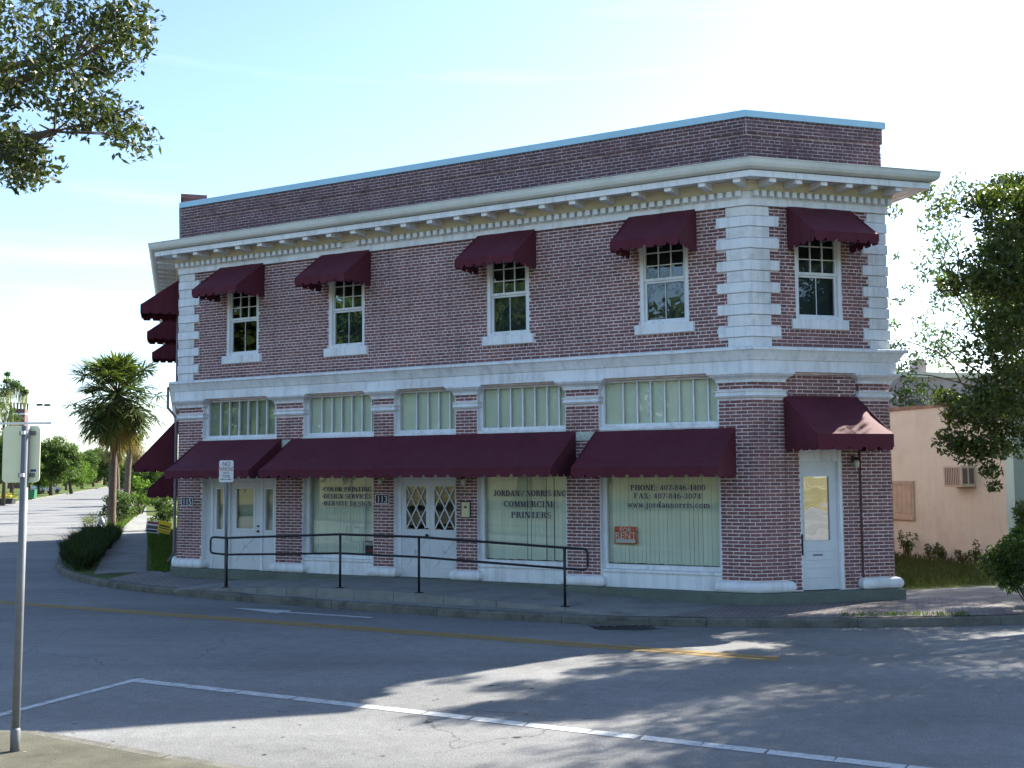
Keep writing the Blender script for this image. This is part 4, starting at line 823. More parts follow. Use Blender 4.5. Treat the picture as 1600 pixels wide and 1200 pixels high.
def kerb_run(name, P, d, step, maxlen, z0=-.40, z1=-.222, w_=.155):
    """separate kerb stones along a path, as parts of one kerb"""
    root = empty(name, (P[0][0], P[0][1], 0)); root['kind'] = 'structure'
    pts = [Vector(p) for p in P]; cum = [0]
    for a, b in zip(pts[:-1], pts[1:]): cum.append(cum[-1] + (b - a).length)
    def at(t):
        for i in range(len(cum) - 1):
            if t <= cum[i+1]: k_ = (t - cum[i]) / max(1e-6, cum[i+1] - cum[i]); return pts[i].lerp(pts[i+1], k_)
        return pts[-1]
    t = 0; rr = random.Random(3)
    while t < min(cum[-1], maxlen) - .05:
        e = min(t + step, cum[-1]); a, b = at(t + .006), at(e - .006); m_ = at((t+e)/2); mb = MB(); rings = []
        for p, q in ((a, m_), (m_, None), (b, None)):
            tg = (b - a).normalized(); n_ = Vector((tg.y, -tg.x)) * d
            rings.append((p, n_))
        jz = rr.uniform(-.006, .006); prof = [(0.0, z0), (0.012, z1 - .03), (0.035, z1 + jz), (w_, z1 + jz), (w_, z0)]
        k0 = [mb.pts([(p.x + n_.x * o - P[0][0], p.y + n_.y * o - P[0][1], z) for o, z in prof]) for p, n_ in rings]
        for i in range(2):
            for j in range(5): j2 = (j+1) % 5; mb.f.append((k0[i]+j, k0[i+1]+j, k0[i+1]+j2, k0[i]+j2))
        mb.f.append(tuple(k0[0] + j for j in range(5))); mb.f.append(tuple(k0[2] + j for j in range(4, -1, -1)))
        mb.build('kerb_stone', 'kerb', root); t = e
    return root
kerb_run('kerb', [along((8.28, 18.55), DR, 14)] + KS[3:4] + KS[4:-3], 1, 2.4, 72)
kerb_run('kerb', [(-6.2, 10.75), (-5.0, 10.86), (-4.46, 10.76), (-3.03, 9.87), along((-3.03, 9.87), DF, 9)], 1, 1.8, 40)
kerb_run('kerb', [LEFTK[0], LEFTK[1], LEFTK[2]], 1, 12, 400)
# front pavement with brick-paver corners and the raised walkway
iL = min(range(len(KI)), key=lambda i: math.hypot(KI[i][0] + 9.59, KI[i][1] - 26.18)); i0 = 2
poly_sheet('pavement', KI[i0:iL + 1] + [(-9.25, 28.45), (-6.5, 27.6), FW(2, -.6)[:2], FW(13, -.6)[:2], (6.2, 21.6), (7.3, 22.4), (10.3, 23.5), along((10.3, 23.0), DR, 25)], -.222, 'conc')
iA = min(range(len(KI)), key=lambda i: math.hypot(KI[i][0] - 2.4, KI[i][1] - 18.5)); iB = min(range(len(KI)), key=lambda i: math.hypot(KI[i][0] - 8.3, KI[i][1] - 18.6))
poly_sheet('brick_paving', KI[iB:iA + 1] + [FW(13.6, .1)[:2], BW(FR(.5, .1, 0))[:2], BW(FR(MR, .12, 0))[:2], (7.9, 21.2), (9.2, 19.2)], -.217, 'paver')
iC = min(range(len(KI)), key=lambda i: math.hypot(KI[i][0] + 5.6, KI[i][1] - 22.8))
poly_sheet('brick_paving', KI[iC:iL + 1] + [(-9.25, 28.4), (-8.1, 27.0), FW(.2, .1)[:2], FW(2.6, .1)[:2], FW(3.4, 1.0)[:2]], -.217, 'paver')
ZW = [(2.2, -.212), (4.5, -.10), (6.0, -.035), (7.8, -.035), (10.0, -.10), (12.7, -.213)]
def zwalk(s):
    for (a, za), (b, zb) in zip(ZW[:-1], ZW[1:]):
        if a <= s <= b: return za + (zb - za) * (s - a) / (b - a)
    return -.215
walk = empty('raised_walkway', FW(7.4, 1.2, -.2), B_RZ); walk['kind'] = 'structure'; wf = sub(FF, FF(7.4, 1.2, -.2))
xs = [2.2, 3.3, 4.5, 5.25, 6.0, 6.9, 7.8, 8.9, 10.0, 11.35, 12.7]
for a, b in zip(xs[:-1], xs[1:]):
    for o0, o1 in ((.135, 1.2), (1.212, 2.27)):
        a_, b_ = a + .006, b - .006; mb = MB(wf)
        mb.pts([(a_, o0, -.3), (b_, o0, -.3), (b_, o1, -.3), (a_, o1, -.3), (a_, o0, zwalk(a_)), (b_, o0, zwalk(b_)), (b_, o1, zwalk(b_) - .01), (a_, o1, zwalk(a_) - .01)])
        mb.f += [(0, 3, 2, 1), (4, 5, 6, 7), (0, 1, 5, 4), (1, 2, 6, 5), (2, 3, 7, 6), (3, 0, 4, 7)]; mb.build('slab', 'conc', walk)
# side pavement along the left street and concrete drive by the neighbour
D2 = (-.309, .951)
poly_sheet('pavement', [(-10.2, 27.7), (-9.12, 28.3), along((-9.16, 28.58), D2, 14), along((-9.16, 28.58), D2, 180), along((-10.6, 28.9), D2, 180), along((-10.6, 28.9), D2, 10)], -.226, 'conc')
for t in (14.5, 34.0): poly_sheet('driveway', [along((-14.45, 36.4), DS, t - 5), along((-8.0, 28.75), DS, t + 4), along((-8.0, 28.75), DS, t + 7.5), along((-14.45, 36.4), DS, t - 1.5)], -.221, 'conc')
poly_sheet('driveway', [(9.0, 18.95), (8.6, 20.6), (9.4, 21.9), (14, 23.4), (15, 20.7)], -.2165, 'conc')
# --- painted road markings
def strip_poly(name, quads, z, m):
    mb = MB()
    for q in quads: mb.face([(p[0], p[1], z) for p in q])
    o = mb.build(name, m, None, recalc=False)
    for p in o.data.polygons:
        if p.normal.z < 0: p.flip()
    return struct(o)
rr = random.Random(8)
def line_quads(s0, s1, o0, o1, piece, gap=.012, jit=.004):
    out = []; s = s0
    while s < s1:
        e = min(s1, s + piece * rr.uniform(.5, 1.5)); j0, j1 = rr.uniform(-jit, jit), rr.uniform(-jit, jit); k_ = rr.uniform(-.03, .03)
        out.append([FW(s, o0 + j0)[:2], FW(e - gap, o0 + j1)[:2], FW(e - gap + k_, o1 + j1)[:2], FW(s + k_, o1 + j0)[:2]]); s = e
    return out
strip_poly('yellow_line', line_quads(-60, 15.72, 4.55, 4.72, 6, .0), ZR + .004, 'paint_y'); strip_poly('yellow_line', line_quads(-60, 15.75, 4.76, 4.93, 6, .0), ZR + .004, 'paint_y')
strip_poly('white_line', line_quads(9.07, 34, 9.65, 9.82, .45, .022), ZR + .004, 'paint_w')
A_, B_ = Vector((-4.60, 14.16)), Vector((-6.3, 9.7)); n_ = Vector((.93, -.35)).normalized() * .06
qs = []
for i in range(9): a, b = A_.lerp(B_, i / 9), A_.lerp(B_, (i + .97) / 9); qs.append([a - n_, b - n_, b + n_, a + n_])
strip_poly('white_line', qs, ZR + .005, 'paint_w')
strip_poly('white_arrow', [[FW(4.9, 3.45)[:2], FW(6.25, 3.30)[:2], FW(6.3, 3.48)[:2], FW(6.25, 3.75)[:2]], [FW(6.3, 3.48)[:2], FW(8.2, 3.45)[:2], FW(8.2, 3.58)[:2], FW(6.3, 3.6)[:2]]], ZR + .004, 'paint_w')
strip_poly('drain_patch', [[(1.2, 18.72), (2.45, 18.28), (2.0, 18.1), (1.35, 18.2)]], ZR + .003, 'patch')
g = empty('drain_grate', (1.75, 18.42, ZR)); tag(g, 'dark iron drain grate in the gutter by the kerb', 'drain grate'); mb = MB()
for i in range(7): mb.box(-.42 + i*.13, -.36 + i*.13, -.10, .10, .005, .022)
mb.build('bars', 'patch', g); mb = MB(); frame_rect(mb, -.46, .50, -.12, .12, .03, .004, .02); 
mb2 = MB(); mb2.box(-.47, .51, -.14, -.11, .004, .02).box(-.47, .51, .11, .14, .004, .02); mb2.build('rim', 'patch', g)
# --- leaf litter and tar spots on the road
rr = random.Random(21); mb = MB()
for i in range(60):
    s, o = rr.uniform(9, 15), rr.uniform(8, 12.3); p = FW(s, o); r_ = rr.uniform(.006, .018) * (2.4 if rr.random() < .08 else 1); k_ = rr.uniform(.5, 1)
    mb.face([(p[0] + r_*math.cos(a)*1.3, p[1] + r_*k_*math.sin(a), ZR + .0045) for a in [j*math.pi/3 + .2 for j in range(6)]])
stuff(mb.build('tar_spots', 'patch', None, recalc=False), 'small dark tar spots on the near road')
# ------------------------------------------------------------------ railing and signs
r, f = on_wall(FF, 'railing', 'black pipe handrail along the raised walkway', 'railing', 7.4, 2.12, -.2)
o_ = 2.12; TOP = [(3.55, .855), (6.45, .985), (8.27, .97), (11.28, .845)]; MID = [(3.55, .515), (6.45, .62), (8.27, .60), (11.28, .49)]
for (s, z) in TOP: MB(f).tube([(s, o_, zwalk(s) - .05), (s, o_, z)], .024, 8).build('post', 'black', r, smooth=True); MB(f).box(s-.06, s+.06, o_-.06, o_+.06, zwalk(s) - .012, zwalk(s) + .006).build('foot_plate', 'black', r)
MB(f).tube([(3.2, o_, .866)] + [(s, o_, z) for s, z in TOP] + [(11.62, o_, .835)], .023, 8).build('top_rail', 'black', r)
MB(f).tube([(3.2, o_, .53)] + [(s, o_, z) for s, z in MID] + [(11.62, o_, .475)], .021, 8).build('mid_rail', 'black', r)
MB(f).tube([(3.2, o_, .866), (3.12, o_, .85), (3.10, o_, .80), (3.10, o_, .60), (3.12, o_, .545), (3.2, o_, .53)], .022, 8).build('end_loop', 'black', r)
MB(f).tube([(11.62, o_, .835), (11.70, o_, .82), (11.72, o_, .77), (11.72, o_, .54), (11.70, o_, .49), (11.62, o_, .475)], .022, 8).build('end_loop', 'black', r)
def rounded(w_, h_, r_, n=5):
    pts = []
    for cx, cz, a0 in ((w_/2-r_, h_/2-r_, 0), (-w_/2+r_, h_/2-r_, 90), (-w_/2+r_, -h_/2+r_, 180), (w_/2-r_, -h_/2+r_, 270)):
        for i in range(n + 1): a = R_(a0 + 90 * i / n); pts.append((cx + r_*math.cos(a), cz + r_*math.sin(a)))
    return pts
# NO PARKING sign
p = FW(3.36, 1.95); r = empty('no_parking_sign', (p[0], p[1], -.21), R_(-4)); tag(r, 'white NO PARKING ANY TIME sign on a grey post by the railing', 'street sign')
MB().tube([(0, 0, 0), (0, 0, 2.62)], .028, 10).build('post', 'galv', r, smooth=True)
MB().prism([(x, z + 2.435) for x, z in rounded(.305, .457, .04)], -.036, -.030, 1).build('panel', 'white', r)
sf = lambda a, b, c: (a, -.0365 - b, c)
for body, z, sz, m_, kx in (('NO', 2.545, .13, 'ink', .8), ('PARKING', 2.445, .115, 'sign_red', .72), ('ANY', 2.375, .075, 'ink', .9), ('TIME', 2.30, .085, 'ink', .95)): text_obj('lettering', body, sz, m_, r, sf, 0, .0, z, 'CENTER', .001, kx)
mb = MB(); mb.box(-.075, .075, -.0385, -.0365, 2.262, 2.272).prism([(-.11, 2.267), (-.07, 2.285), (-.07, 2.249)], -.0385, -.0365, 1).prism([(.11, 2.267), (.07, 2.285), (.07, 2.249)], -.0385, -.0365, 1); mb.build('arrow', 'ink', r)
# sign seen from behind in the left foreground
r = empty('street_sign', (-4.30, 9.92, -.225)); tag(r, 'back of a blank metal road sign on a grey pole in the near left corner', 'street sign')
MB().tube([(0, 0, 0), (.02, 0, 2.8)], .034, 12).build('post', 'galv', r, smooth=True)
MB().lathe((0, 0, 0), [(.041, .0), (.041, .18), (.035, .20)], 12).build('sleeve', 'galv', r, smooth=True)
MB().prism([(x - .035, z + 2.555) for x, z in rounded(.33, .50, .04)], .046, .052, 1).build('panel', 'signback', r)
for z in (2.74, 2.37): mb = MB(); mb.box(-.05, .09, .030, .047, z - .018, z + .018); mb.build('clamp', 'galv', r); MB().box(.0, .035, -.06, -.035, z - .015, z + .015).build('bolt', 'white', r)
MB().box(.05, .10, .044, .0455, 2.40, 2.42).build('sticker', 'blue', r)
mb = MB(); mb.box(-.30, .22, .06, .075, 2.818, 2.838); mb.build('cross_bar', 'white', r)
# estate-agent boards on the far verge
def yard_sign(px, py, tilt, face, head, label, rz):
    r = empty('yard_sign', (px, py, -.23), rz); tag(r, label, 'yard sign')
    c, s = math.cos(tilt), math.sin(tilt); T = lambda a, b, z: (a*c - (z-.45)*s, b, .45 + a*s + (z-.45)*c)
    mb = MB(T); mb.box(-.25, .25, -.012, .0, .25, .68); mb.build('panel', face, r)
    for z0, z1, m_ in head: MB(T).box(-.21, .21, -.016, -.013, z0, z1).build('printed_band', m_, r)
    for x in (-.2, .2): MB().tube([(x, 0, -.05), (x, 0, .3)], .008, 5).build('stake', 'galv', r)
yard_sign(-13.55, 42.7, -.12, 'white', [(.59, .66, 'sign_red'), (.28, .36, 'ink'), (.40, .52, 'acgrille')], 'white and red yard sign tilted beside the yellow one', R_(8))
yard_sign(-13.02, 42.4, -.22, 'yellow', [(.48, .54, 'ink'), (.40, .44, 'ink'), (.30, .33, 'acgrille')], 'bright yellow yard sign tilted on the side verge', R_(-6))
# hydrant
r = empty('fire_hydrant', (-16.9, 46.6, -.23)); tag(r, 'grey fire hydrant in the planted corner bed under the palm', 'hydrant')
MB().lathe((0, 0, 0), [(.15, 0), (.15, .04), (.10, .06), (.10, .45), (.13, .47), (.13, .52), (.11, .60), (.06, .68), (.03, .70), (.03, .75)], 14).build('barrel', 'hydrant', r, smooth=True)
for s in (-1, 1): MB().tube([(s*.08, 0, .38), (s*.17, 0, .38)], .05, 8).build('outlet', 'hydrant', r)
MB().tube([(0, -.08, .36), (0, -.19, .36)], .065, 8).build('outlet', 'hydrant', r)
#%%
# ------------------------------------------------------------------ neighbouring buildings
NC = (11.92, 27.38); NB_RZ = math.atan2(DS[1], DS[0])            # local x runs away along its side wall, local y points to our building
nb = empty('neighbour_building', (NC[0], NC[1], 0), NB_RZ); tag(nb, 'low beige stucco building behind the grassy gap on the right', 'building')
MB().box(0, 7, -.25, 0, -.4, 3.80).build('side_wall', 'beige', nb)
MB().box(-.002, .25, -7, -.25, -.4, 3.80).build('front_wall', 'teal', nb)
MB().box(.25, 7, -7, -6.8, -.4, 3.80).build('far_wall', 'beige', nb); MB().box(6.8, 7, -6.8, -.25, -.4, 3.80).build('rear_wall', 'beige', nb)
MB().box(.2, 6.9, -6.9, -.1, 3.55, 3.7).build('flat_roof', 'roof', nb)
mb = MB()
for i in range(8): mb.box(i * .8 + .0, i * .8 + .79, -.28, .03, 3.80, 3.88 + .012 * ((i * 7) % 3))
mb.build('coping', mat('stained_coping', (0.30, 0.22, 0.17), .9, .1, .35, 3, .4, 20), nb)
MB().box(3.55, 4.75, .0, .05, .78, 1.86).build('shutter_frame', 'board', nb)
for i in range(5): MB().box(3.63 + i * .21, 3.63 + i * .21 + .2, .05, .068, .98, 1.74).build('board', 'board', nb, bevel=.004)
for z in (.80, 1.76): MB().box(3.57, 4.73, .05, .075, z, z + .08).build('batten', 'board', nb)
# faint block courses and a crack line
for z in (.32, .93): MB().box(.1, 6.9, .0, .006, z, z + .012).build('ledge_line', 'beige', nb)
ac = empty('air_conditioner', (NC[0] + DS[0]*1.06, NC[1] + DS[1]*1.06, 1.72), NB_RZ); tag(ac, 'cream window air conditioner jutting from the beige wall', 'air conditioner')
MB().box(0, .68, 0, .44, 0, .54).build('case', 'acwhite', ac, bevel=.012)
MB().box(.05, .63, .44, .45, .05, .49).build('grille_panel', 'acgrille', ac)
for i in range(9): MB().box(.05 + i * .068, .07 + i * .068, .45, .458, .05, .49).build('fin', 'acwhite', ac)
for a in (.06, .25): MB().box(-.008, .0, a, a + .14, .08, .47).build('side_louvre', 'acgrille', ac)
MB().box(-.03, .71, -.0, .05, -.04, .0).build('support', 'board', ac)
# lilac building further back
fb = empty('lilac_building', (13.9, 43.0, 0), math.atan2(DR[1], DR[0])); tag(fb, 'faded lilac building with a pale roof edge behind the beige wall', 'building')
MB().box(0, 16, 0, 12, -.4, 5.75).build('wall', 'lilac', fb); MB().box(-.15, 16.1, -.15, 12, 5.75, 5.95).build('coping', 'gutter', fb)
for x in (1.3, 3.3, 5.4):
    w_ = MB().box(x, x + .9, -.04, .0, 3.9, 5.0).build('window', 'lilac', fb); MB().box(x + .1, x + .8, -.045, -.041, 4.0, 4.9).build('pane', 'cardark', w_)
MB().box(2.55, 3.05, 1.0, 1.4, 5.95, 6.55).build('vent_stack', 'lilac', fb)
# brick tower far away on the left
tw = empty('brick_tower', (-109.5, 250, 0), R_(10)); tag(tw, 'distant square brick tower with battlements above the trees', 'tower')
MB().box(-1.6, 1.6, -1.6, 1.6, -.4, 17.3).build('shaft', 'tower', tw); MB().box(-1.75, 1.75, -1.75, 1.75, 16.0, 16.35).build('string_course', 'white', tw)
for i in range(5):
    for y in (-1.45, 1.45): MB().box(-1.6 + i * .72, -1.28 + i * .72, y - .15, y + .15, 17.3, 18.7).build('merlon', 'tower', tw)
# ------------------------------------------------------------------ vegetation
def rng(seed): return np.random.default_rng(seed)
def leaf_quads(P, size, g, aspect=.42, up=0.35, jitter=.5):
    """one folded-diamond leaf (quad) per point"""
    n = len(P); a = g.normal(size=(n, 3)); a[:, 2] -= up * .6; a /= np.linalg.norm(a, axis=1, keepdims=True)
    b = g.normal(size=(n, 3)); b -= (b * a).sum(1, keepdims=True) * a; b /= np.linalg.norm(b, axis=1, keepdims=True)
    L0 = size * (1 + jitter * g.uniform(-1, 1, (n, 1))); W0 = L0 * aspect
    nrm = np.cross(a, b); base = P - a * L0 * .5
    V = np.stack([base, base + a * L0 * .45 + b * W0 * .5 + nrm * W0 * .12, base + a * L0, base + a * L0 * .45 - b * W0 * .5 + nrm * W0 * .12], 1).reshape(-1, 3)
    return V, np.arange(n * 4).reshape(-1, 4)
def clump_points(clumps, g, flat=.75):
    out = []
    for (x, y, z, r_, n) in clumps:
        d = g.normal(size=(n, 3)); d /= np.linalg.norm(d, axis=1, keepdims=True); rad = r_ * g.uniform(0.15, 1.0, (n, 1)) ** .6
        p = d * rad; p[:, 2] *= flat; out.append(np.array([x, y, z]) + p)
    return np.concatenate(out)
def crown_clumps(c, rad, n, r_cl, per, g, fill=.55, low=-.75):
    out = []
    while len(out) < n:
        d = g.normal(size=3); d /= np.linalg.norm(d)
        if d[2] < low: continue
        k_ = g.uniform(fill, 1.0); rr_ = r_cl * g.uniform(.6, 1.3)
        out.append((c[0] + d[0]*rad[0]*k_, c[1] + d[1]*rad[1]*k_, c[2] + d[2]*rad[2]*k_, rr_, int(per * (rr_/r_cl)**2)))
    return out
def make_tree(name, label, loc, trunk_h, trunk_r, clumps, leaf, m, seed, group=None, cat='tree', bark='bark', twig=.02, limb_from=.55):
    """clumps are relative to loc; parts: trunk (with limbs) and crown"""
    g = rng(seed); root = empty(name, loc); 
    if label: tag(root, label, cat, group)
    mb = MB(); top = Vector((g.normal(0, .12), g.normal(0, .12), trunk_h)); b0 = Vector((0, 0, -.1)); m1 = Vector((g.normal(0, .1), g.normal(0, .1), trunk_h * .5))
    mb.tube([b0, m1, top], [trunk_r * 1.25, trunk_r * .95, trunk_r * .7], 9)
    # main limbs reach the middle of each sector; twigs leave the nearest limb point for every clump
    C_ = np.array([c[:3] for c in clumps]); k_n = max(2, min(9, len(clumps) // 6)); ctr = C_[g.choice(len(C_), k_n, replace=False)]
    for _ in range(4):
        lab = ((C_[:, None] - ctr[None]) ** 2).sum(2).argmin(1); ctr = np.array([C_[lab == i].mean(0) if (lab == i).any() else ctr[i] for i in range(k_n)])
    nodes = [top]
    for c in ctr:
        e = top.lerp(Vector(c), .92); st = m1.lerp(top, g.uniform(limb_from, 1.0)); d = (e - st).length
        pts_ = [st.lerp(e, t) + Vector((g.normal(0, .05), g.normal(0, .05), .10 * math.sin(math.pi * t))) * d * .6 for t in (0, .2, .4, .6, .8, 1)]; pts_[0] = st
        mb.tube(pts_, [trunk_r * (.42 - .062 * i) * min(1, .35 + d / 6) + .008 for i in range(6)], 6, cap=False); nodes += pts_[1:]
    for (x, y, z, r_, n) in clumps:
        e = Vector((x, y, z)); st = min(nodes, key=lambda q: (q - e).length); mid = st.lerp(e, .55) + Vector((g.normal(0, .06), g.normal(0, .06), .05))
        mb.tube([st, mid, e], [twig * 1.1, twig * .7, twig * .35], 4, cap=False)
        for _ in range(3):
            t = e + Vector(g.normal(size=3)).normalized() * r_ * .7; mb.tube([mid.lerp(e, .7), t], [twig * .4, twig * .15], 3, cap=False)
    mb.build('trunk', bark, root, recalc=False, smooth=True)
    V, F4 = leaf_quads(clump_points(clumps, g), leaf, g); np_mesh('crown', V, F4, m, root)
    return root
def at_px(px, py, dep):
    """world point at a given depth along a photograph direction (used to read real positions off the picture)"""
    a, b = px - 800, py - 600; c, s = math.cos(ROLL), math.sin(ROLL); a, b = c*a + s*b, -s*a + c*b
    d = (a / 1761.8, 1.0, -b / 1761.8); v = (d[0], d[1]*math.cos(PITCH) - d[2]*math.sin(PITCH), d[1]*math.sin(PITCH) + d[2]*math.cos(PITCH)); t = dep / v[1]
    return Vector((t*v[0], dep, CAM_H + t*v[2]))
g = rng(11)
# right-hand street oak
oc = (12.9, 20.9); cl = crown_clumps((.8, .4, 5.9), (4.4, 4.2, 2.5), 125, .74, 330, g, .3)
for _ in range(62):
    px, py = g.uniform(1470, 1680), g.uniform(280, 650); dep = g.uniform(18.6, 22.2)
    if px < 1560 and g.uniform() < (1560 - px) / 110 or (1460 < px < 1545 and 470 < py < 575): continue
    p = at_px(px, py, dep); cl.append((p.x - oc[0], p.y - oc[1], p.z, g.uniform(.28, .58), 190))
for px, py, dep, r_, n in ((1500, 640, 21, .45, 240), (1490, 690, 20.8, .40, 220), (1515, 705, 20.6, .38, 200), (1545, 700, 20.4, .36, 190), (1548, 735, 20.3, .22, 80), (1552, 760, 20.3, .16, 45), (1580, 690, 20.8, .5, 260), (1500, 575, 21, .55, 300), (1478, 620, 21.2, .3, 120),
                           (1545, 600, 21.2, .7, 420), (1580, 540, 21.4, .8, 460), (1530, 650, 21, .6, 380), (1575, 640, 20.9, .7, 420), (1440, 300, 22, .28, 60), (1470, 330, 22, .34, 90), (1400, 330, 22.5, .2, 25)):
    p = at_px(px, py, dep); cl.append((p.x - oc[0], p.y - oc[1], p.z, r_, n))
def off_ray(c):
    p0 = Vector((7.1, 19.9, 2.95)); q = Vector((c[0] + oc[0], c[1] + oc[1], c[2])) - p0; t = q.dot(sdir); return t < 0 or (q - sdir * t).length > c[3] * .6 + .2
cl = [c for c in cl if off_ray(c)]
for px, py, r_ in ((1555, 500, .5), (1590, 480, .6), (1590, 560, .6), (1545, 580, .5), (1565, 620, .55), (1520, 620, .42), (1530, 545, .4), (1600, 620, .6), (1570, 420, .5), (1600, 380, .6), (1535, 440, .38), (1555, 350, .42)):
    p = at_px(px, py, 18.8 + g.uniform(-.3, .3)); cl.append((p.x - oc[0], p.y - oc[1], p.z, r_, int(330 * r_)))
make_tree('oak_tree', 'leafy green oak overhanging the beige wall at the right edge', (oc[0], oc[1], -.23), 3.4, .26, [(x, y, z + .23, r_, int(n * 1.95)) for x, y, z, r_, n in cl], .105, 'oakleaf', 12, twig=.008)
g = rng(31)
make_tree('oak_tree', 'street oak just outside the right edge, throwing dappled shade on the road', (13.7, 17.0, -.23), 3.6, .24, crown_clumps((0, 0, 6.7), (4.6, 4.5, 2.8), 165, .85, 430, g, .2), .12, 'oakleaf', 32)
g = rng(34)
make_tree('oak_tree', 'unseen tall oak added beyond the beige building outside the right edge to shade the grassy gap', (19.8, 32.5, -.23), 5.5, .28, crown_clumps((0, 0, 9.2), (4.3, 4.2, 2.8), 90, .9, 300, g, .3), .15, 'oakleaf', 35)  # unseen oak added to keep the sun off the grassy gap
g = rng(14)
tt = (19.5, 44); cl = [(x - .7, y, z, r_, n) for x, y, z, r_, n in crown_clumps((0, 0, 8.8), (3.2, 3.2, 4.0), 40, .85, 150, g, .2)]
for px, py, r_, n in ((1400, 545, .45, 90), (1410, 580, .5, 110), (1405, 620, .45, 100), (1430, 560, .35, 50), (1425, 605, .5, 90), (1395, 510, .3, 40), (1440, 500, .3, 40), (1400, 470, .28, 28), (1420, 450, .3, 30), (1450, 610, .5, 90), (1470, 470, .6, 140), (1465, 420, .6, 130),
                      (1480, 380, .6, 140), (1455, 350, .5, 80), (1475, 310, .5, 90), (1440, 305, .35, 50), (1400, 400, .2, 14), (1470, 550, .4, 60), (1490, 520, .5, 90), (1460, 640, .45, 90), (1420, 640, .35, 60), (1500, 290, .5, 90), (1415, 300, .22, 20)):
    p = at_px(px, py, 42 + g.uniform(-1.5, 1.5)); cl.append((p.x - tt[0], p.y - tt[1], p.z + .23, r_ * 1.25, int(n * 1.5)))
make_tree('thin_tree', 'thin airy tree seen against the glare behind the building', (tt[0], tt[1], -.23), 5.0, .10, cl, .16, 'farleaf', 15, twig=.012)
g = rng(16)
# overhanging branches top left
tc_ = (-9.2, 10.6); cl = []
for px, py in ((-20, 10), (20, 30), (70, 20), (75, 60), (125, 25), (130, 70), (175, 35), (195, 15), (205, 60), (25, 90), (85, 105), (140, 110), (180, 95), (5, 150), (45, 140), (95, 150), (140, 155), (120, 185), (165, 178), (190, 195), (-10, 215), (20, 215), (40, 240), (15, 260), (50, 255), (-15, 110), (-30, 60), (205, 215), (35, 275), (160, 60)):
    dep = 9.9 + g.uniform(-.7, .9); p = at_px(px, py, dep); cl.append((p.x - tc_[0], p.y - tc_[1], p.z + .23, g.uniform(.20, .30), int(g.uniform(190, 280))))
for px, py, n in ((228, 45, 14), (248, 28, 10), (215, 168, 14), (222, 235, 14), (42, 285, 10), (92, 212, 10), (175, 120, 18), (218, 14, 12)):
    p = at_px(px, py, 9.9); cl.append((p.x - tc_[0], p.y - tc_[1], p.z + .23, .10, n))
cl += crown_clumps((-.6, .2, 8.3), (2.6, 2.8, 1.9), 30, .8, 110, g, .3)
make_tree('shade_tree', 'near tree whose leafy branches hang into the upper left sky', (tc_[0], tc_[1], -.23), 4.4, .22, cl, .068, 'nearleaf', 17, twig=.009)
# shrubs: name, label, pixel x, depth, z of centre, radius, height, leaf, count, material
def shrub(name, label, x, y, rx, h_, leaf, n, m, seed, group=None):
    g = rng(seed); cl = [(g.normal(0, rx*.45), g.normal(0, rx*.45), h_ * g.uniform(.25, .85), min(rx, h_) * g.uniform(.3, .45), n // 22) for _ in range(22)]
    root = empty(name, (x, y, -.23)); tag(root, label, 'shrub', group); mb = MB()
    for c in cl: mb.tube([(c[0]*.15, c[1]*.15, -.05), (c[0]*.6, c[1]*.6, c[2]*.6), c[:3]], [.016, .011, .005], 5, cap=False)
    mb.build('stems', 'bark', root, recalc=False); P = clump_points(cl, g, .9); P = P[P[:, 2] > .02]; V, F4 = leaf_quads(P, leaf, g); np_mesh('foliage', V, F4, m, root)
shrub('shrub', 'glossy dark shrub at the lower right edge beside the kerb', 9.05, 19.8, .72, 1.5, .075, 10500, 'bushleaf', 41)
shrub('shrub', 'dark shrub against the grey-green wall at the right edge', 12.15, 26.3, .55, 2.1, .09, 3600, 'bushleaf', 42)
p = at_px(188, 800, 57); shrub('shrub', 'rounded lush shrub beside the big palm trunk', p.x, p.y, .85, 1.75, .13, 3000, 'bushleaf', 43)
p = at_px(255, 790, 50); shrub('shrub', 'dark clipped shrub by the left side wall behind the yard signs', p.x, p.y, .65, 1.7, .10, 2200, 'bushleaf', 44)
p = at_px(220, 770, 72); shrub('shrub', 'leafy shrub farther up the side pavement under the awning', p.x, p.y, .9, 2.6, .16, 1800, 'limeleaf', 45)
p = at_px(8, 772, 103); shrub('shrub', 'yellow-green shrub in a planter across the left street', p.x, p.y, .8, 1.1, .15, 900, mat('yellow_shrub', (.42, .40, .05), .6, .2, .2, 6, island=.3), 46)
def weed(x, y, h_, seed, label):
    g = rng(seed); root = empty('weed', (x, y, -.24)); tag(root, label, 'weed', 'weeds along the beige wall'); mb = MB(); cl = []
    for i in range(4):
        e = Vector((g.normal(0, .13), g.normal(0, .13), h_ * g.uniform(.6, 1))); mb.tube([(0, 0, 0), (e.x*.4, e.y*.4, e.z*.6), e], [.008, .006, .003], 4, cap=False)
        cl += [(e.x * t, e.y * t, e.z * t, .11, 22) for t in (.55, .8, 1.0)]
    mb.build('stems', 'bark', root, recalc=False); V, F4 = leaf_quads(clump_points(cl, g), .07, g); np_mesh('leaves', V, F4, 'weed', root)
for i, (t, off, h_, lb) in enumerate(((4.9, .35, .95, 'tall weed at the foot of the beige wall under the boarded shutter'), (3.7, .3, .75, 'bushy weed against the beige wall right of the shutter'), (3.3, .45, .5, 'low weed beside the bushy one along the beige wall'), (2.6, .3, .55, 'small weed midway along the beige wall'), (2.0, .35, .5, 'small weed below the air conditioner'), (1.3, .3, .45, 'short weed between the air conditioner and the wall corner'), (.8, .3, .6, 'reddish spindly weed near the beige wall corner'))):
    n2 = (-DS[1], DS[0]); weed(NC[0] + DS[0]*t + n2[0]*off, NC[1] + DS[1]*t + n2[1]*off, h_, 60 + i, lb)
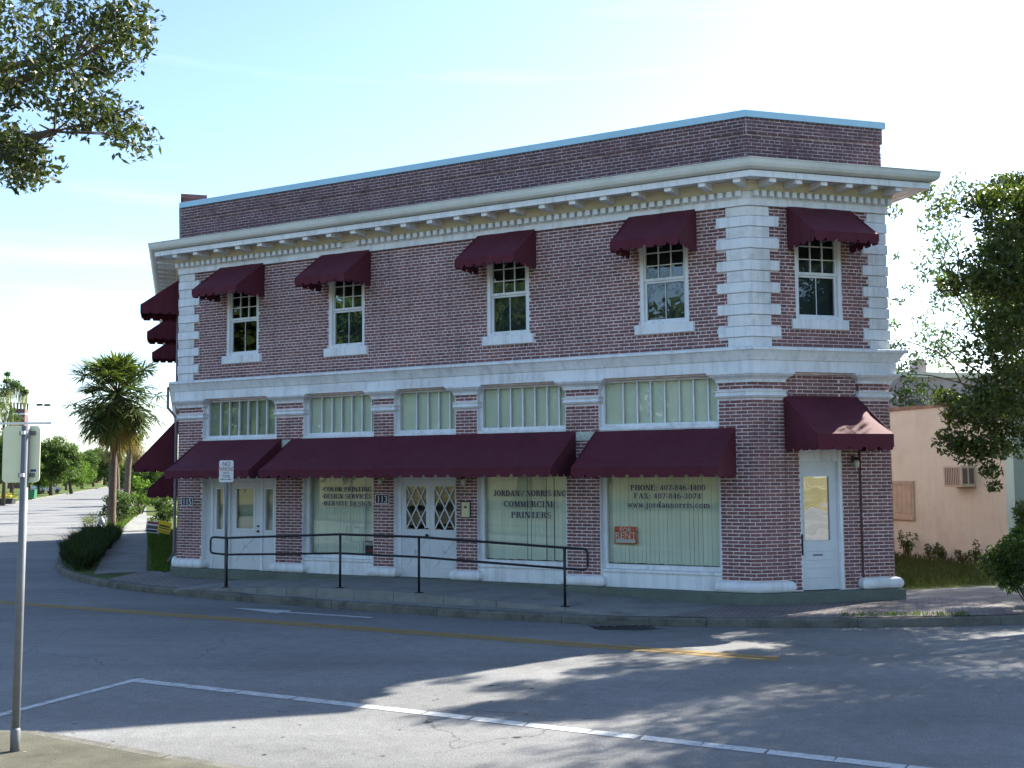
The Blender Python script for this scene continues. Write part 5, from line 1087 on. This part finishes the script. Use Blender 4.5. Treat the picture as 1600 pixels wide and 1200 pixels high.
def blades(name, label, inside, n, h0, h1, wd, seed, m='grass', z=-.235):
    """grass blades: one bent kite each, scattered where inside(...) gives points"""
    g = rng(seed); P = inside(g, n); n = len(P); a = g.uniform(0, 6.283, n); h_ = g.uniform(h0, h1, n); lean = g.normal(0, .35, (n, 2)) * h_[:, None]
    base = np.c_[P, np.full(n, z)]; side = np.c_[np.cos(a), np.sin(a), np.zeros(n)] * wd; tip = base + np.c_[lean, h_]; mid = base + np.c_[lean * .35, h_ * .55]
    V = np.stack([base, mid - side, tip, mid + side], 1).reshape(-1, 3); return stuff(np_mesh(name, V, np.arange(n*4).reshape(-1, 4), m), label)
def tri_pts(poly):
    P = [np.array(p) for p in poly]; tr = [(P[0], P[i], P[i+1]) for i in range(1, len(P)-1)]; ar = np.array([abs(np.cross(b-a, c-a))/2 for a, b, c in tr])
    def f(g, n):
        k_ = g.choice(len(tr), n, p=ar/ar.sum()); u, v = g.uniform(size=(2, n)); fl = u + v > 1; u[fl], v[fl] = 1-u[fl], 1-v[fl]
        A, B_, C_ = (np.array([t[i] for t in tr])[k_] for i in range(3)); return A + u[:, None]*(B_-A) + v[:, None]*(C_-A)
    return f
blades('grass', 'rough grass in the gap between the brick and beige buildings', tri_pts([(7.3, 22.5), (10.2, 23.6), (11.9, 27.3), (10.4, 32.5), (5.2, 31)]), 11000, .05, .24, .008, 71, m='drygrass')
blades('grass', 'short grass tufts growing along the kerb at the right', tri_pts([(5.3, 18.5), (7.4, 18.45), (7.4, 18.75), (5.3, 18.7)]), 420, .02, .09, .007, 72, z=-.22)
blades('grass', 'grass verge between the side pavement and the brick building', tri_pts([(-9.15, 28.9), (-8.45, 27.7), along((-8.0, 27.1), DS, 24), along((-9.2, 28.7), D2, 24)]), 19000, .05, .16, .010, 73)
blades('grass', 'grass on the verge beside the left street', tri_pts([along((-14.3, 36.4), DS, 4), along((-11.3, 29.5), DS, 12), along((-11.2, 29.0), DS, 60), along((-14.3, 36.4), DS, 52)]), 12000, .05, .2, .014, 74)
# ground-cover bed on the corner: strap-leaved clumps
bed = [(-10.5, 27.9), (-10.9, 29.2), along((-10.9, 29.2), DS, 16), along((-14.3, 36.3), DS, 9.5), (-14.2, 36.3), (-13.05, 33.0), (-11.85, 30.2)]
g = rng(75); C0 = tri_pts(bed)(g, 300); P = np.repeat(C0, 46, 0); n = len(P); a = g.uniform(0, 6.283, n); ln = g.uniform(.26, .52, n) * np.repeat(g.uniform(.6, 1.35, len(C0)), 46); d = np.c_[np.cos(a), np.sin(a)]
base = np.c_[P + d * .04, np.full(n, -.24)]; mid = base + np.c_[d * (ln*.35)[:, None], ln*.72]; tip = base + np.c_[d * (ln*.72)[:, None], ln*g.uniform(.55, 1.15, n)]; sd_ = np.c_[-d[:, 1], d[:, 0], np.zeros(n)] * .012
V = np.stack([base, mid - sd_, tip, mid + sd_], 1).reshape(-1, 3); stuff(np_mesh('ground_cover', V, np.arange(n*4).reshape(-1, 4), 'coverleaf'), 'dark strap-leaved ground cover filling the curved corner bed')
# palms
def fan(mbV, mbF, c, dirv, L0, n, g, droop, width):
    """one palmate leaf: leaflets radiating from the end of its stalk"""
    d = dirv / np.linalg.norm(dirv); s = np.cross(d, [0, 0, 1.0]); s = s / (np.linalg.norm(s) + 1e-6); u = np.cross(s, d)
    for i in range(n):
        a = (i / (n-1) - .5) * R_(230) + g.normal(0, .04); ll = L0 * (1 - .25 * abs(a) / 2.0) * g.uniform(.85, 1.05)
        ax = d * math.cos(a) + s * math.sin(a) + u * .15 * g.normal(); ax /= np.linalg.norm(ax); sw = np.cross(ax, u); sw /= np.linalg.norm(sw) + 1e-6
        k_ = len(mbV); m_ = c + ax * ll * .5; t = c + ax * ll + np.array([0, 0, -droop * ll])
        mbV += [tuple(c), tuple(m_ - sw * width), tuple(t), tuple(m_ + sw * width)]; mbF.append((k_, k_+1, k_+2, k_+3))
def palm(x, y, h_, r_, nf, nd, seed, label, scale=1.0, leaflets=22, group='palms along the left street'):
    g = rng(seed); root = empty('palm_tree', (x, y, -.23)); tag(root, label, 'palm tree', group); mb = MB()
    lean = g.normal(0, .12, 2); N = 14; top = Vector((lean[0], lean[1], h_))
    path = [(lean[0]*(i/N)**2, lean[1]*(i/N)**2, h_*i/N - .05) for i in range(N+1)]; mb.tube(path, [r_ * (1.15 - .25*i/N + (.06 if i % 2 else -.03)) for i in range(N+1)], 12); mb.build('trunk', 'palmbark', root, smooth=True)
    for nm, cnt, m_, lo, hi, dr in (('fronds', nf, 'palmleaf', -.95, 1.15, .14), ('dead_fronds', nd, 'palmdead', -1.35, -.7, .45)):
        V, F_ = [], []; st = MB()
        for i in range(cnt):
            az = 2.399963 * i + g.normal(0, .15); el = lo + (hi - lo) * ((i + .5) / cnt) + g.normal(0, .08)
            d = np.array([math.cos(az)*math.cos(el), math.sin(az)*math.cos(el), math.sin(el)]); ln = scale * g.uniform(.45, 1.15) * (1.0 if nm == 'fronds' else .8)
            e = np.array(top) + d * ln + np.array([0, 0, -.12*ln]); st.tube([tuple(top), tuple(np.array(top) + d*ln*.55 + np.array([0, 0, .04])), tuple(e)], [.022*scale, .016*scale, .010*scale], 4, cap=False)
            dd = d + np.array([0, 0, -.12 if nm == 'fronds' else -.9]); fan(V, F_, e, dd, scale * .66 * g.uniform(.85, 1.15), leaflets, g, dr, .026*scale)
        o = np_mesh(nm, np.array(V), np.array(F_), m_, root); st.build('stalks', 'palmdead' if nm != 'fronds' else 'palmleaf', o, recalc=False)
    return root
p = at_px(169, 826, 51.5); palm(p.x + .15, p.y, 6.1, .16, 88, 20, 81, 'tall fan palm standing by the corner bed left of the building', 1.68, 26)
p = at_px(197, 800, 66); palm(p.x, p.y, 5.2, .17, 34, 18, 82, 'second fan palm up the side pavement behind the rounded shrub', .95, 18)
p = at_px(183, 790, 82); palm(p.x, p.y, 4.6, .17, 30, 16, 83, 'third fan palm up the left street, partly behind the tall one', .95, 16)
p = at_px(214, 785, 90); palm(p.x, p.y, 5.0, .17, 30, 14, 84, 'far fan palm near the side pavement beyond the awnings', 1.0, 16)
p = at_px(104, 752, 205); palm(p.x, p.y, 7.0, .25, 30, 14, 85, 'small distant palm across the left street', 1.5, 14)
p = at_px(148, 828, 49.5); V, F_ = [], []; g = rng(86); root = empty('palmetto', (p.x, p.y, -.23)); tag(root, 'low spiky palmetto fans beside the hydrant', 'plant'); st = MB()
for i in range(11):
    az, el = 2.4 * i, g.uniform(.5, 1.2); d = np.array([math.cos(az)*math.cos(el), math.sin(az)*math.cos(el), math.sin(el)]); e = d * g.uniform(.4, .75); st.tube([(0, 0, 0), tuple(e)], [.012, .008], 4, cap=False); fan(V, F_, e, d, .55, 16, g, .1, .014)
np_mesh('fronds', np.array(V), np.array(F_), 'palmleaf', root); st.build('stalks', 'palmleaf', root, recalc=False)
# background street trees: three prototypes, copied with their parts
def proto(seed, rad, h_, ncl, per, leaf, m, th):
    g = rng(seed); return make_tree('street_tree', None, (0, 0, -.23), th, .22, crown_clumps((0, 0, h_), rad, ncl, 1.0, per, g, .3, -.85), leaf, m, seed + 1)
def place_tree(pr, x, y, sc, rz, label, group, first=False):
    r = pr if first else pr.copy()
    if not first:
        COL.objects.link(r)
        for ch_ in list(pr.children): c = ch_.copy(); COL.objects.link(c); c.parent = r
    r.location = (x, y, -.23); r.scale = (sc, sc, sc); r.rotation_euler = (0, 0, rz); tag(r, label, 'tree', group); return r
pa = proto(91, (3.0, 3.0, 1.9), 2.6, 62, 190, .26, 'limeleaf', 1.6); pb = proto(93, (3.5, 3.5, 3.9), 4.6, 100, 190, .30, 'farleaf', 2.6); pc = proto(95, (4.4, 4.4, 3.2), 4.0, 100, 180, .32, 'farleaf', 2.4)
G1 = 'trees lining the left street'
BGT = [(pa, 112, 170, 1.05, 'bright green rounded tree across the left street'), (pb, 80, 150, 1.0, 'tall dark tree behind the road sign across the left street'), (pb, 18, 125, .98, 'large dark tree below the brick tower at the left edge'),
       (pa, 62, 160, .95, 'lower green tree just right of the road sign'), (pc, 128, 235, 1.1, 'dark tree far up the left street before the vanishing point'), (pb, 146, 280, 1.25, 'tall far tree left of the street vanishing point'),
       (pc, 163, 330, 1.5, 'hazy distant tree closing the view up the street'), (pb, 182, 240, 1.0, 'far tree right of the street behind the palm trunks'), (pc, 204, 130, .62, 'mid-distance tree behind the second palm'), (pb, 232, 98, .58, 'tree behind the side wall awnings at the pavement'),
       (pc, 252, 78, .48, 'small tree tucked against the left side wall'), (pb, 100, 320, 1.3, 'farthest dark tree behind the distant palm'), (pc, 45, 190, 1.05, 'dark tree behind the sign panel across the street'), (pc, -20, 140, 1.2, 'dark tree cut by the left picture edge')]
seen = set()
for i, (pr, px, dep, sc, lb) in enumerate(BGT):
    p = at_px(px, 750, dep); place_tree(pr, p.x, p.y, sc, i * 1.7, lb, G1, id(pr) not in seen); seen.add(id(pr))
for i, (x, y, sc, lb) in enumerate(((-36, -2, 1.9, 'unseen big tree added left of the viewer for window reflections'), (-44, 9, 2.1, 'unseen big tree added farther left of the viewer for window reflections'), (-30, -14, 1.9, 'unseen big tree added behind the viewer to the left for window reflections'), (-50, -10, 2.3, 'unseen tall tree added far behind the viewer to the left for window reflections'),
        (-58, 16, 2.2, 'unseen tall tree added far left across the near street for window reflections'), (-14, -28, 1.7, 'unseen tree added straight behind the viewer for window reflections'), (30, -12, 1.6, 'unseen tree added right of the viewer for window reflections'), (44, -26, 1.9, 'unseen tall tree added far behind the viewer to the right for window reflections'))):
    place_tree(pc if i % 2 else pb, x, y, sc, i * 2.1, lb, 'unseen trees added for window reflections')  # unseen trees added so the window panes mirror dark foliage
# the far wood that closes the horizon
g = rng(99); cl = []
for i in range(150):
    x = -420 + 4.4 * i + g.normal(0, 3); y = 430 + g.normal(0, 14) - .25 * abs(x + 100); h_ = g.uniform(5, 11)
    cl += [(x + g.normal(0, 2), y, h_ * k_, g.uniform(2.2, 3.6), 60) for k_ in (.15, .45, .75)]
V, F4 = leaf_quads(clump_points(cl, g), 1.1, g); stuff(np_mesh('far_wood', V, F4, 'farleaf'), 'distant line of trees along the horizon')
# moss-hung tree at the far left
g = rng(97); p = at_px(6, 750, 100); cl = []
for px, py, r_ in ((8, 640, 1.0), (14, 655, 1.0), (22, 600, .5), (30, 602, .5), (17, 597, .35), (36, 608, .45), (40, 615, .35), (5, 612, .9), (-4, 625, 1.0), (18, 586, .28), (8, 610, .6), (43, 612, .25)):
    q = at_px(px, py, 100); cl.append((q.x - p.x, q.y - p.y + g.normal(0, .6), q.z + .23, r_, int(210 * r_ + 24)))
mt = make_tree('moss_tree', 'sparse old tree hung with grey moss at the far left', (p.x, p.y, -.23), 7.4, .14, cl, .26, 'farleaf', 98)
V, F_ = [], []
for (x, y, z, r_, n) in cl:
    for k_ in range(int(34 * r_) + 8):
        a = np.array([x + g.normal(0, r_*.5), y + g.normal(0, r_*.5), z + g.normal(0, .15)]); ll = g.uniform(.5, 1.9); w_ = g.uniform(.012, .035); i0 = len(V)
        V += [tuple(a), tuple(a + [-w_, 0, -ll*.4]), tuple(a + [g.normal(0, .06), 0, -ll]), tuple(a + [w_, 0, -ll*.4])]; F_.append((i0, i0+1, i0+2, i0+3))
stuff(np_mesh('moss', np.array(V), np.array(F_), 'moss', mt))
# far roadside things
p = at_px(72, 760, 168); r = empty('parked_car', (p.x, p.y, -.23), R_(65)); tag(r, 'silver car parked on the far verge of the left street', 'car')
MB().prism([(-2.1, .35), (2.1, .35), (2.15, .75), (1.3, .92), (.75, 1.42), (-1.2, 1.45), (-1.75, .98), (-2.15, .9)], -.85, .85, 1).build('body', 'carpaint', r, bevel=.06)
MB().prism([(1.12, .96), (.70, 1.36), (-1.12, 1.38), (-1.55, .99)], -.87, .87, 1).build('windows', 'cardark', r)
for x in (-1.35, 1.35):
    for y in (-.8, .8): MB().tube([(x, y-.1, .33), (x, y+.1, .33)], .33, 14).build('wheel', 'black', r)
p = at_px(51, 764, 120); r = empty('waste_bin', (p.x, p.y, -.23)); tag(r, 'green wheeled waste bin on the verge below the road sign', 'bin')
MB().prism([(-.28, .1), (.28, .1), (.36, 1.0), (-.36, 1.0)], -.32, .32, 1).build('body', 'tank', r, bevel=.03); MB().box(-.40, .38, -.36, .36, 1.0, 1.07).build('lid', 'tank', r, bevel=.02)
for y in (-.25, .25): MB().tube([(-.25, y-.04, .11), (-.25, y+.04, .11)], .11, 10).build('wheel', 'black', r)
p = at_px(8, 778, 102); r = empty('planter', (p.x, p.y, -.23)); tag(r, 'dark planter box under the yellow shrub across the street', 'planter')
MB().prism([(-.75, 0), (.75, 0), (.85, .45), (-.85, .45)], -.4, .4, 1).build('box', 'patch', r, bevel=.02); MB().box(-.9, .9, -.45, .45, .45, .5).build('rim', 'kerb', r)
a, b = at_px(2, 628, 100), at_px(300, 612, 62); r = empty('overhead_wire', tuple(a)); tag(r, 'thin overhead wire crossing the sky left of the palm', 'wire')
MB().tube([tuple(a.lerp(b, t) - a - Vector((0, 0, .5*math.sin(math.pi*t)))) for t in [i/12 for i in range(13)]], .018, 4).build('cable', 'black', r)
for t in (.29, .34): q = a.lerp(b, t) - a - Vector((0, 0, .5*math.sin(math.pi*t))); MB().tube([tuple(q - Vector((.22, 0, 0))), tuple(q + Vector((.22, 0, 0)))], .09, 6).build('marker', 'black', r)

# dead leaves and grit washed into the gutter
g = rng(120); kp = [Vector(p) for p in KS if -12 < p[0] < 14 and p[1] < 31]; P = []
for a, b in zip(kp[:-1], kp[1:]):
    n = max(1, int((b - a).length * 42)); t_ = (b - a).normalized(); o = Vector((-t_.y, t_.x))
    for _ in range(n): q = a.lerp(b, g.uniform()) + o * abs(g.normal(0, .09)) + o * .01; P.append((q.x, q.y, ZR + g.uniform(.004, .014)))
P = np.array(P); V, F4 = leaf_quads(P, .035, g); V[:, 2] = ZR + .004 + (V[:, 2] - (ZR + .004)) * .15 + .004; stuff(np_mesh('leaf_litter', V, F4, mat('leaf_litter', (.10, .075, .045), .9, .1, .2, 9, island=.5)), 'dead leaves and grit along the gutter of the kerb')
g = rng(121); P = np.c_[g.uniform(-5, -3.2, 40), g.uniform(8.6, 10.3, 40), np.full(40, -.214)]; V, F4 = leaf_quads(P, .03, g); V[:, 2] = -.2195 + np.abs(V[:, 2] + .2195) * .3; stuff(np_mesh('leaf_litter', V, F4, mat('pale_litter', (.35, .30, .22), .9, .1, .2, 9, island=.4)), 'pale twigs and leaves on the near pavement')
